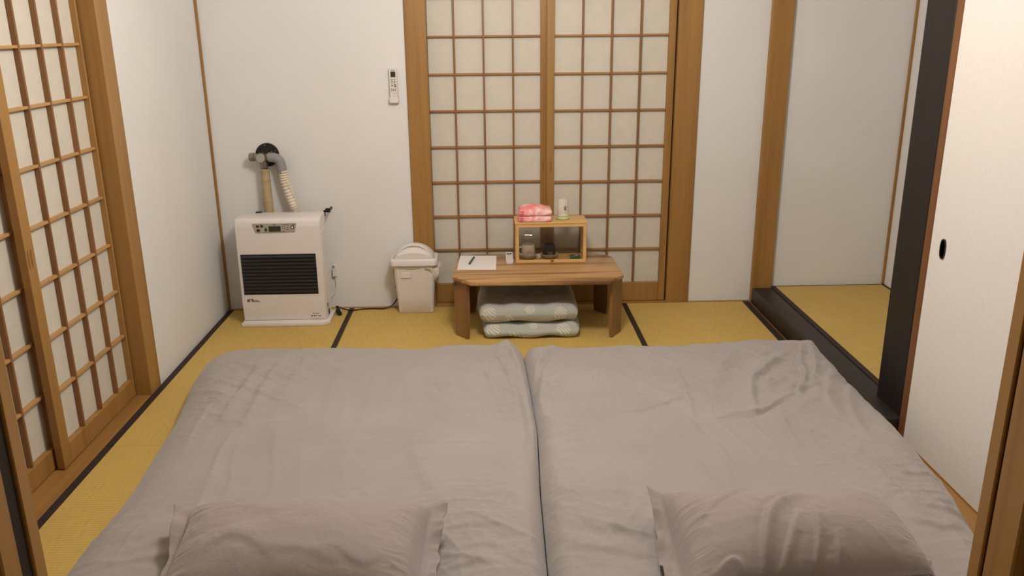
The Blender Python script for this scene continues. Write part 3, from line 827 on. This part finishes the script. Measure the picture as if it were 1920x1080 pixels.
for z in (.742, .690, .585):
    b = B(); tube(b, [(fx+.0, vy, z), (fx+.0, vy, z+.004)], .0245, 24); obj('tape_band', b, M['pipe'], tp, True)
b = B(); tube(b, spline([(fx+.022, vy, fz-.006), (fx+.050, vy, fz-.008), (fx+.072, vy, fz-.020), (fx+.082, vy, fz-.048), (fx+.086, vy, fz-.082)], 6), .0235, 24); obj('elbow', b, M['rubber'], fp, True)
path = spline([(fx+.086, vy, fz-.075), (fx+.094, vy, fz-.13), (fx+.112, vy-.002, fz-.20), (fx+.130, vy-.006, fz-.262), (fx+.138, vy-.010, .532)], 44)
b = B(); tube(b, path, [.0195 + .0040*(1 if (i % 10) < 6 else -.6) for i in range(len(path))], 22); obj('ribbed_hose', b, M['hose'], fp, True)
b = B(); tube(b, spline([(fx+.094, vy-.018, fz-.09), (fx+.130, vy-.020, fz-.18), (fx+.152, vy-.01, fz-.24), (fx+.160, vy-.008, .54)], 8), .0016, 6); obj('tube_wire', b, M['hose'], fp)

# cables
rs = tag(empty('room_sensor', (-.816, D, .2)), 'small white plug on the back wall right of the heater, with thin white cable', 'sensor')
b = B(); prism(b, rrect(-.827, -.806, D-.020, D, .004), .176, .214, .002, 1); obj('sensor_body', b, M['white_plastic'], rs, True)
b = B(); box(b, -.823, -.810, D-.014, D, .214, .236, .002, 1); obj('holder', b, M['white_plastic'], rs)
b = B(); tube(b, [(-.8165, D-.018, .230), (-.8165, D-.014, .230)], .003, 10); obj('screw', b, M['ink'], rs)
b = B(); tube(b, spline([(-.816, D-.012, .178), (-.812, D-.010, .14), (-.818, D-.012, .10), (-.835, D-.03, .075), (-.85, D-.09, .07)], 8), .0022, 8); obj('cable', b, M['white_plastic'], rs, True)
pc = tag(empty('power_cord', (-.79, 4.2, 0)), 'black power cord looped on the tatami from heater to behind the waste bin', 'cord')
b = B(); tube(b, spline([(-.800, 4.18, .030), (-.788, 4.19, .032), (-.765, 4.195, .020), (-.73, 4.215, .006), (-.68, 4.235, .005), (-.62, 4.240, .005), (-.565, 4.235, .006), (-.525, 4.248, .016), (-.497, 4.262, .045), (-.486, 4.272, .08), (-.488, 4.276, .11)], 8), .0036, 8); obj('cable', b, M['black'], pc, True)
b = B()
random.seed(4)
for k in range(5):
    a = random.uniform(-.008, .008)
    tube(b, spline([(-.800, 4.17+a, .045), (-.788, 4.165+a, .030+.004*k), (-.772-.004*k, 4.16+a*2, .010+.005*k), (-.785, 4.15+a, .006+.004*k), (-.800+.004*k, 4.165, .018+.004*k), (-.792, 4.175, .04)], 5), .0034, 7)
obj('cable_bundle', b, M['black'], pc, True)
b = B(); box(b, -.500, -.478, 4.262, D, .105, .130, .003, 1); obj('plug', b, M['black'], pc)

# ================================================================== REMOTE CONTROL on the wall
rc = tag(empty('remote_control', (-.460, D, 1.07)), 'white remote control with dark screen hanging on the back wall in its holder', 'remote control')
ry = D-.022
b = B(); prism(b, rrect(-.480, -.440, ry, ry+.016, .005), 1.078, 1.226, .003, 2); body_ = obj('remote_body', b, M['white_plastic'], rc, True)
b = B(); box(b, -.4715, -.4480, ry-.0008, ry+.001, 1.187, 1.214, .0005, 1); obj('display', b, M['lcd'], body_)
b = B()
box(b, -.469, -.451, ry-.0006, ry+.001, 1.2185, 1.2205)
for i, z in enumerate((1.176, 1.168, 1.160)):
    for x in (-.4665, -.4535): box(b, x-.0045, x+.0045, ry-.0008, ry+.001, z-.0013, z+.0013)
for x, z in ((-.4655, 1.147), (-.452, 1.150), (-.4515, 1.142)): box(b, x-.0045, x+.0045, ry-.0008, ry+.001, z-.0022, z+.0022)
obj('button_marks', b, M['ink'], body_)
for x in (-.4685, -.460, -.4515):
    b = B(); box(b, x-.003, x+.003, ry-.0010, ry+.001, 1.120, 1.134, .0005, 1); obj('button', b, M['silver'], body_)
b = B(); box(b, -.464, -.447, ry-.0005, ry+.001, 1.109, 1.1105); box(b, -.461, -.455, ry-.0005, ry+.001, 1.096, 1.0975); obj('printed_marks', b, M['greyink'], body_)
b = B(); prism(b, rrect(-.4845, -.4365, ry-.004, D, .006), 1.064, 1.090, .004, 2); box(b, -.483, -.438, D-.005, D, 1.075, 1.21, .001, 1); obj('holder', b, M['white_plastic'], rc, True)

# ================================================================== WASTE BIN
bc = (-.388, 4.205)
bn = tag(empty('waste_bin', (bc[0], bc[1], 0)), 'white plastic waste bin with domed swing lid beside the low table', 'waste bin')
def ring(hx, hy, z, r, cy=None): return [(x, y, z) for x, y in rrect(bc[0]-hx, bc[0]+hx, bc[1]-hy, bc[1]+hy, r, 6)]
b = B(); loft(b, [ring(.084, .034, .0, .014), ring(.090, .038, .004, .017), ring(.096, .048, .10, .019), ring(.108, .062, .262, .022), ring(.104, .058, .262, .02), ring(.088, .036, .012, .015)]); obj('bucket', b, M['white_plastic'], bn, True)
b = B(); prism_y(b, rrect(-.456, -.405, .196, .226, .004, 3), 4.143, 4.158, .0015, 1); obj('front_grip', b, M['white_plastic'], bn, True)
b = B(); loft(b, [ring(.112, .066, .262, .02), ring(.121, .076, .264, .026), ring(.122, .077, .288, .026), ring(.117, .072, .296, .024), ring(.108, .064, .298, .022), ring(.104, .060, .288, .02)]); lid = obj('lid', b, M['white_plastic'], bn, True)
# swing flap: an arched dome over the opening, ends rounded down
b = B(); loops = []
for k in range(17):
    v_ = -1 + k/8; y = bc[1] + .060*v_
    pr = []
    for j in range(25):
        q = -1 + j/12; hgt = .072*(1-abs(q)**2.3)**.75*(1 - .50*max(0, -v_)**1.6 - .16*max(0, v_)**2)
        pr.append((bc[0] + .101*q, y, .292 + hgt))
    pr += [(bc[0]+.101, y, .286), (bc[0]-.101, y, .286)]
    loops.append(pr)
loft(b, loops); obj('swing_flap', b, M['white_plastic'], lid, True)
b = B(); pr = []
for k in range(33):
    q = -1 + k/16; pr.append((bc[0]+.093*q, bc[1]-.030-.006*(1-abs(q)), .294 + .074*(1-abs(q)**2.1)**.75*.93))
tube(b, pr, .0042, 8); obj('flap_ridge', b, M['white_plastic'], lid, True)
# liner showing below the lid
b = B(); L = []
N = 96
per = [ring(1, 1, 0, .2)]
def liner(z0, z1f):
    out0, out1, out2 = [], [], []
    for k in range(N):
        a = 2*PI*k/N; c, s_ = math.cos(a), math.sin(a)
        sx = math.copysign(abs(c)**.35, c); sy = math.copysign(abs(s_)**.35, s_)
        drop = z1f(a); wv = .003*math.sin(9*a)+.002*math.sin(23*a+1)
        side = max(0, math.cos(a))**3; sl = max(0, -math.cos(a))**3
        out0.append((bc[0]+.1105*sx, bc[1]+.063*sy, z0))
        out1.append((bc[0]+(.117+wv+.014*side+.006*sl)*sx, bc[1]+(.065+wv)*sy, z0-drop*.5))
        out2.append((bc[0]+(.108+wv*.5+.010*side+.004*sl)*sx, bc[1]+(.060+wv*.4)*sy, z0-drop))
    return [out0, out1, out2]
drop = lambda a: .022 + .068*math.exp(-((math.atan2(math.sin(a+.55), math.cos(a+.55)))/.55)**2) + .05*math.exp(-((math.atan2(math.sin(a-PI), math.cos(a-PI)))/.4)**2) + .004*math.sin(7*a)
loft(b, liner(.266, drop), False, False); ln = obj('bin_liner', b, M['bag'], bn, True)
mod = ln.modifiers.new('thickness', 'SOLIDIFY'); mod.thickness = .0015

# ================================================================== LOW TABLE
zt, zb = .300, .280
tb = tag(empty('low_table', (.235, 3.96, 0)), 'low brown wooden table with chamfered corners standing against the shoji screens', 'table')
ol = [(-.090, 3.715), (.553, 3.700), (.628, 3.800), (.618, 4.120), (.552, 4.205), (-.085, 4.215), (-.165, 4.135), (-.180, 3.815)]
b = B(); prism(b, ol, zb, zt, .003, 2); obj('tabletop', b, M['table'], tb, True)
def leg(p, q, t=.016):
    """plank standing along p-q"""
    p, q = Vector(p), Vector(q); n = Vector((-(q-p).y, (q-p).x)).normalized()*t
    b = B(); m_ = (p+q)/2; d = (q-p)/2
    lo = [m_-d*.86, m_+d*.86, m_+d*.86+n, m_-d*.86+n]; hi = [m_-d, m_+d, m_+d+n, m_-d+n]
    loft(b, [[(v.x, v.y, 0) for v in lo], [(v.x, v.y, .06) for v in hi], [(v.x, v.y, zb) for v in hi]])
    bmesh.ops.bevel(b, geom=b.edges[:], offset=.0015, segments=1, affect='EDGES')
    return obj('leg', b, M['table_leg'], tb)
leg((-.176, 3.838), (-.110, 3.758)); leg((.570, 3.745), (.640-.012, 3.836)); leg((.608, 4.10), (.545, 4.185)); leg((-.085, 4.195), (-.160, 4.12))
b = B(); tube(b, [(-.172, 3.805, .262), (-.174, 3.800, .262)], .007, 14); tube(b, [(-.171, 3.81, .262), (-.172, 3.806, .262)], .010, 14); obj('hinge_bolt', b, M['chrome'], tb, True)

# cushions under the table
def cushion(x0, x1, y0, y1, z0, z1, seed, lab):
    nu = 70; u, v = np.meshgrid(np.linspace(-1, 1, nu), np.linspace(-1, 1, nu))
    su = np.sign(u)*np.abs(u)**.8; sv = np.sign(v)*np.abs(v)**.8
    r = (np.abs(u)**6+np.abs(v)**6)**(1/6)
    cxm, cym = (x0+x1)/2, (y0+y1)/2
    ru = u*np.sqrt(1-.10*v*v*np.abs(v)); rv = v*np.sqrt(1-.10*u*u*np.abs(u))
    E = np.clip(1-np.clip((np.maximum(np.abs(u), np.abs(v))-.78)/.22, 0, 1)**2.2, 0, 1)**.5
    h = (z1-z0)/2
    tuft = sum(np.exp(-(((u-a)**2+(v-b_)**2)/.045)) for a in (-.5, 0, .5) for b_ in (-.5, 0, .5))
    rim = (1.6*np.sin(u*8+seed)+.8*np.sin(u*15+seed*2))+.8*np.sin(v*9+seed)
    top = (z0+z1)/2 + h*E*(1+.05*rim) - .010*tuft*E
    bot = (z0+z1)/2 - h*E*(1+.16*np.sin(u*7+seed*2)*(np.abs(v) > .5))
    bot = np.maximum(bot, z0)
    bulge = 1+.012*np.sin(9*u+seed)*(np.abs(v) > .7)
    X = cxm + (x1-x0)/2*ru; Y = cym + (y1-y0)/2*rv*bulge
    V, F = grid_mesh(X, Y, top); V2, _ = grid_mesh(X, Y, bot); n = len(V)
    VV = np.concatenate([V, V2]) - np.array([cxm, cym, z0])
    idx = np.arange(n).reshape(nu, nu)
    rim_i = np.concatenate([idx[0, :-1], idx[:-1, -1], idx[-1, :0:-1], idx[:0:-1, 0]]); nxt = np.roll(rim_i, -1)
    o = mesh_obj('floor_cushion', VV, np.concatenate([F, F[:, ::-1]+n, np.stack([rim_i, rim_i+n, nxt+n, nxt], -1)]), M['cushion'], None, (cxm, cym, z0))
    tag(o, lab, 'cushion', 'floor cushions stacked under the table')
    return o
cushion(-.045, .428, 3.745, 4.18, .002, .078, 1.0, 'pale grey-green fern print floor cushion, the lower of the stack under the table')
cushion(-.066, .420, 3.745, 4.19, .080, .166, 3.1, 'pale grey-green fern print floor cushion, the upper of the stack under the table')

# ================================================================== THINGS ON THE TABLE
Z = zt
def T(u, v, z=zt): return at(u, v, z)
# sheet of paper
c = [T(857, 506), T(930, 506), T(931, 480), T(863, 480)]
b = B(); prism(b, c, Z+.0002, Z+.0012); tag(obj('paper_sheet', b, M['sheet']), 'white sheet of paper under the green pen, left on the low table', 'paper')
p0, p1 = T(880, 497), T(889, 484)
pn = tag(empty('pen', (p0[0], p0[1], Z)), 'dark green pen lying across the white paper sheet', 'pen')
dv = Vector((p1[0]-p0[0], p1[1]-p0[1], 0)); s0 = Vector((p0[0], p0[1], Z+.0063))
b = B(); tube(b, [s0 + dv*k for k in (0, .04, .62, .63)], [.003, .005, .005, .004], 12); obj('barrel', b, M['pen'], pn, True)
b = B(); tube(b, [s0 + dv*k for k in (.62, .64, .97, 1.0)], [.0042, .0048, .0046, .003], 12); obj('cap', b, M['pen'], pn, True)
b = B(); tube(b, [s0 + dv*.66 + Vector((0, 0, .0056)), s0+dv*.95+Vector((0, 0, .0056))], .0012, 8); obj('clip', b, M['chrome'], pn)
# small white remote
a0, a1 = T(949, 494), T(963, 494); a2 = T(965, 475)
rm = tag(empty('lamp_remote', ((a0[0]+a1[0])/2, a0[1]+.05, Z)), 'small white remote lying on the table, left of the wooden display case', 'remote control')
rx0, rx1, ry0, ry1 = a0[0], a1[0]-.001, a0[1], min(a2[1], 4.19)
b = B(); prism(b, rrect(rx0, rx1, ry0, ry1, .006), Z, Z+.014, .003, 2); bd = obj('remote_body', b, M['white_plastic'], rm, True)
ym = ry0 + (ry1-ry0)*.74
for s_ in (-1, 1):
    b = B(); cx = (rx0+rx1)/2 + s_*.0068
    prism(b, [(cx + .0066*math.cos(k*PI/8), ym + .020*math.sin(k*PI/8)) for k in range(9)], Z+.0135, Z+.0152); obj('button', b, M['ink'], bd)
b = B(); box(b, (rx0+rx1)/2-.008, (rx0+rx1)/2+.008, ym-.018, ym-.014, Z+.0135, Z+.0144); obj('printed_marks', b, M['greyink'], bd)

# wooden display case
cx0, cx1, cy0, cy1, cz0, cz1 = .127, .474, 4.018, 4.172, Z, .506
t_ = .0155
cs = tag(empty('display_case', ((cx0+cx1)/2, (cy0+cy1)/2, Z)), 'small pale pine case with clear front, holding mugs, on the low table', 'display case')
b = B(); box(b, cx0, cx1, cy0+.006, cy1, cz0, cz0+.008, .001, 1); obj('bottom_board', b, M['pine_x'], cs)
b = B(); box(b, cx0-.004, cx1+.004, cy0-.002, cy1+.002, cz1-.009, cz1, .0015, 1); obj('top_board', b, M['pine_x'], cs)
for x in (cx0, cx1-.012):
    for y in (cy0+.012, cy1-.012):
        b = B(); box(b, x, x+.012, y, y+.012, cz0+.008, cz1-.009, .001, 1); obj('corner_post', b, M['pine_z'], cs)
for x in (cx0+.001, cx1-.011):
    b = B(); box(b, x, x+.010, cy0+.024, cy1-.012, cz0+.008, cz0+.03); obj('side_rail', b, M['pine_y'], cs)
b = B()
box(b, cx0, cx1, cy0, cy0+.011, cz0+.001, cz0+t_, .001, 1); box(b, cx0, cx1, cy0, cy0+.011, cz1-.009-t_, cz1-.0095, .001, 1)
box(b, cx0, cx0+t_, cy0, cy0+.011, cz0+t_, cz1-.009-t_, .001, 1); box(b, cx1-t_, cx1, cy0, cy0+.011, cz0+t_, cz1-.009-t_, .001, 1)
fd = obj('front_frame', b, M['pine_x'], cs)
b = B(); box(b, cx0+t_-.001, cx1-t_+.001, cy0+.006, cy0+.008, cz0+t_-.001, cz1-.008-t_); obj('front_pane', b, M['acrylic'], fd)
b = B(); xm = (cx0+cx1)/2+.006; prism_y(b, [(xm+.008*math.cos(k*PI/8), cz0+.0155 - .010*math.sin(k*PI/8)) for k in range(9)], cy0-.002, cy0+.001); obj('finger_notch', b, M['brown_z'], fd)
b = B(); box(b, cx0+.012, cx1-.012, cy1-.004, cy1-.002, cz0+.008, cz1-.010); obj('back_pane', b, M['acrylic'], cs)
for x in (cx0+.003, cx1-.005):
    b = B(); box(b, x, x+.002, cy0+.026, cy1-.014, cz0+.030, cz1-.010); obj('side_pane', b, M['acrylic'], cs)

# in the case
zi = cz0+.008
def mug(name, cx, cy, z0, r, h, mat, lab, text_mat, handle_side, rows):
    r_ = tag(empty(name, (cx, cy, z0)), lab, 'mug')
    b = B(); lathe(b, [(0, z0), (r*.72, z0), (r*.86, z0+.004), (r*1.0, z0+h*.32), (r*.97, z0+h*.7), (r*.86, z0+h*.97), (r*.84, z0+h), (r*.79, z0+h), (r*.88, z0+h*.7), (r*.9, z0+h*.3), (r*.6, z0+.006), (0, z0+.006)], cx, cy, 36); m_ = obj('mug_body', b, M[mat], r_, True)
    b = B(); hc, hs = math.cos(handle_side), math.sin(handle_side)
    tube(b, spline([(cx+hc*q_, cy+hs*q_, z0+h*w_) for q_, w_ in ((r*.88, .80), (r+.014, .78), (r+.017, .5), (r+.010, .28), (r*.93, .22))], 6), .0042, 10); obj('handle', b, M[mat], r_, True)
    b = B(); random.seed(len(lab))
    for zz, n, w in rows:
        for k in range(n):
            a = -PI/2 + (k-(n-1)/2)*w + .12
            rr_ = r*1.004 if zz < .5 else r*.985
            x, y = cx + rr_*math.cos(a), cy + rr_*math.sin(a); zc_ = z0+h*zz+random.uniform(-.001, .001)
            tube(b, [(x-.0022, y, zc_-.0022), (x, y-.0006, zc_+.0026), (x+.0018, y, zc_-.001), (x+.0030, y, zc_+.0015)], .0007, 5)
    obj('lettering', b, M[text_mat], m_)
def saucer(cx, cy, r, lab, h=.023):
    b = B(); z0 = zi + .0004
    lathe(b, [(0, z0), (r*.45, z0), (r*.5, z0+.003), (r*.85, z0+h*.55), (r, z0+h), (r*.97, z0+h+.001), (r*.8, z0+h*.6), (r*.5, z0+.006), (0, z0+.005)], cx, cy, 40)
    o = obj('saucer', b, M['saucer'], None, True); tag(o, lab, 'saucer', 'saucers inside the display case')
    return o
saucer(.190, 4.076, .043, 'pale grey saucer under the cream mug in the display case')
saucer(.296, 4.085, .046, 'pale grey saucer under the black mug in the display case')
mug('coffee_mug', .191, 4.076, zi+.008, .034, .068, 'mug_cream', 'cream mug with small dark lettering inside the display case', 'ink', math.radians(195), [(.55, 5, .14), (.42, 6, .13)])
mug('coffee_mug', .295, 4.085, zi+.008, .0345, .064, 'mug_black', 'black mug with white lettering inside the display case', 'white_ink', math.radians(115), [(.42, 4, .16), (.27, 6, .15)])
# crumpled packet between the mugs
b = B(); bmesh.ops.create_icosphere(b, subdivisions=4, radius=.013)
for v in b.verts:
    q = v.co.normalized(); n_ = 1 + .35*math.sin(9*q.x+2)*math.sin(8*q.y+1)*math.sin(7*q.z) + .12*math.sin(23*q.x)*math.sin(19*q.z)
    v.co = Vector((v.co.x*n_*.8, v.co.y*n_*.7, v.co.z*n_)) + Vector((.2425, 4.066, zi+.0135))
tag(obj('tea_packet', b, M['cup_white'], None, True), 'small crumpled white packet between the two mugs in the display case', 'packet')
# clear upturned glass, its front facet shaped and turned to mirror the lamp
gx, gy, gz = .190, 4.076, zi+.0765
def sq(hx, hy0_, hy1_, z): return [(gx-hx, gy+hy0_, z), (gx+hx, gy+hy0_, z), (gx+hx, gy+hy1_, z), (gx-hx, gy+hy1_, z)]
b = B(); loft(b, [sq(.026, -.026, .026, gz), sq(.028, -.029, .027, gz+.004), sq(.027, -.028, .026, gz+.014), sq(.020, -.003, .021, gz+.060), sq(.014, .002, .016, gz+.066)])
bmesh.ops.bevel(b, geom=b.edges[:], offset=.0012, segments=2, affect='EDGES')
bmesh.ops.rotate(b, verts=b.verts, cent=(gx, gy, 0), matrix=Matrix.Rotation(math.radians(-2.9), 3, 'Z'))
bt = tag(obj('highlight_glass', b, M['glass'], None, True), 'clear upturned glass on the cream mug in the display case, facet shaped to mirror the lamp', 'glass')
# green packet
b = B(); prism(b, rrect(.400, .452, 4.055, 4.10, .006, 4), zi, zi+.013, .004, 2)
gp = obj('soap_packet', b, M['green'], None, True); tag(gp, 'small green packet lying in the right corner of the display case', 'packet')
b2 = B(); prism(b2, [(.422, 4.066), (.440, 4.071), (.436, 4.086), (.426, 4.080)], zi+.0125, zi+.0138); obj('printed_mark', b2, M['white_ink'], gp)

# on the case
def tissue(z0, h, x0, x1, y0, y1, puff, lab, seed):
    nu, nv = 50, 36; u, v = np.meshgrid(np.linspace(-1, 1, nu), np.linspace(-1, 1, nv))
    m_ = np.maximum(np.abs(u)**7, np.abs(v)**7)
    E = np.clip(1-np.clip((np.maximum(np.abs(u), np.abs(v))-.88)/.12, 0, 1)**2.4, 0, 1)**.5
    top = z0 + h*(.45 + .55*E) + puff*np.clip(1-(np.abs(u+.15))**2.2, 0, 1)*np.clip(1-v*v, 0, 1)*(1+.4*fbm(u*2+seed, v*2)) + .004*fbm(u*4+seed, v*3, 3)*E
    bot = z0 + h*.45*(1-E)
    X = (x0+x1)/2 + (x1-x0)/2*u*(1-.015*v*v); Y = (y0+y1)/2 + (y1-y0)/2*v
    V, F = grid_mesh(X, Y, top); V2, _ = grid_mesh(X, Y, bot); n = len(V)
    c_ = np.array([(x0+x1)/2, (y0+y1)/2, z0]); idx = np.arange(n).reshape(nv, nu)
    rim_i = np.concatenate([idx[0, :-1], idx[:-1, -1], idx[-1, :0:-1], idx[:0:-1, 0]]); nxt = np.roll(rim_i, -1)
    o = mesh_obj('tissue_pack', np.concatenate([V, V2])-c_, np.concatenate([F, F[:, ::-1]+n, np.stack([rim_i, rim_i+n, nxt+n, nxt], -1)]), M['pink'], None, tuple(c_))
    tag(o, lab, 'tissue pack', 'pink tissue packs on the display case')
    b = B(); w = .0012; xa, xb, za, zb_ = .010, .026, h*.30, h*.78
    X0 = x0 - c_[0]; Y0 = y0 - c_[1] - .0008
    for q in ((xa, xb, za, za+w*1.4), (xa, xb, zb_-w*1.4, zb_), (xa, xa+w*1.4, za, zb_), (xb-w*1.4, xb, za, zb_), (xa+.004, xb-.004, (za+zb_)/2-w*.7, (za+zb_)/2+w*.7)):
        box(b, X0+q[0], X0+q[1], Y0, Y0+.002, q[2], q[3])
    obj('printed_logo', b, M['red'], o, local=True)
tissue(cz1+.0005, .028, .140, .304, 4.02, 4.13, .003, 'pink tissue pack on top of the display case, the lower of two', 1.5)
tissue(cz1+.031, .030, .142, .306, 4.02, 4.13, .020, 'pink tissue pack with pale bulging top, the upper of two on the display case', 6.5)
kx, ky, kz = .363, 4.085, cz1+.0005
cn = tag(empty('ceramic_tumbler', (kx, ky, kz)), 'white cylindrical tumbler with pale green foot and tiny black flower, on the display case', 'tumbler')
b = B(); lathe(b, [(0, kz), (.030, kz), (.033, kz+.003), (.034, kz+.010), (.031, kz+.014), (0, kz+.014)], kx, ky, 40); obj('foot_dish', b, M['palegreen'], cn, True)
b = B(); lathe(b, [(0, kz+.0145), (.0275, kz+.0145), (.0285, kz+.020), (.0265, kz+.055), (.0245, kz+.100), (.0235, kz+.104), (.0215, kz+.104), (.024, kz+.055), (.0255, kz+.022), (0, kz+.019)], kx, ky, 40); cu = obj('cup', b, M['cup_white'], cn, True)
b = B(); lathe(b, [(.0288, kz+.0150), (.0296, kz+.0170), (.0294, kz+.0250), (.0284, kz+.0262)], kx, ky, 40); obj('glaze_band', b, M['palegreen'], cu, True)
b = B()
def fl_pt(a, z): r_ = .0272-.00005*((z-kz-.05)*1000); return (kx + r_*math.cos(a), ky + r_*math.sin(a), z)
a0_ = -PI/2+.35
for k in range(5):
    q = k*2*PI/5 + .4; tube(b, [fl_pt(a0_+.04*math.cos(q), kz+.060+.0015*math.sin(q)), fl_pt(a0_+.30*math.cos(q), kz+.060+.012*math.sin(q))], [.0010, .0020], 6)
tube(b, [fl_pt(a0_, kz+.058), fl_pt(a0_+.08, kz+.046), fl_pt(a0_+.02, kz+.036)], .0007, 6)
tube(b, [fl_pt(a0_-.08, kz+.060), fl_pt(a0_-.05, kz+.060)], .0022, 8)
obj('flower_print', b, M['ink'], cu)
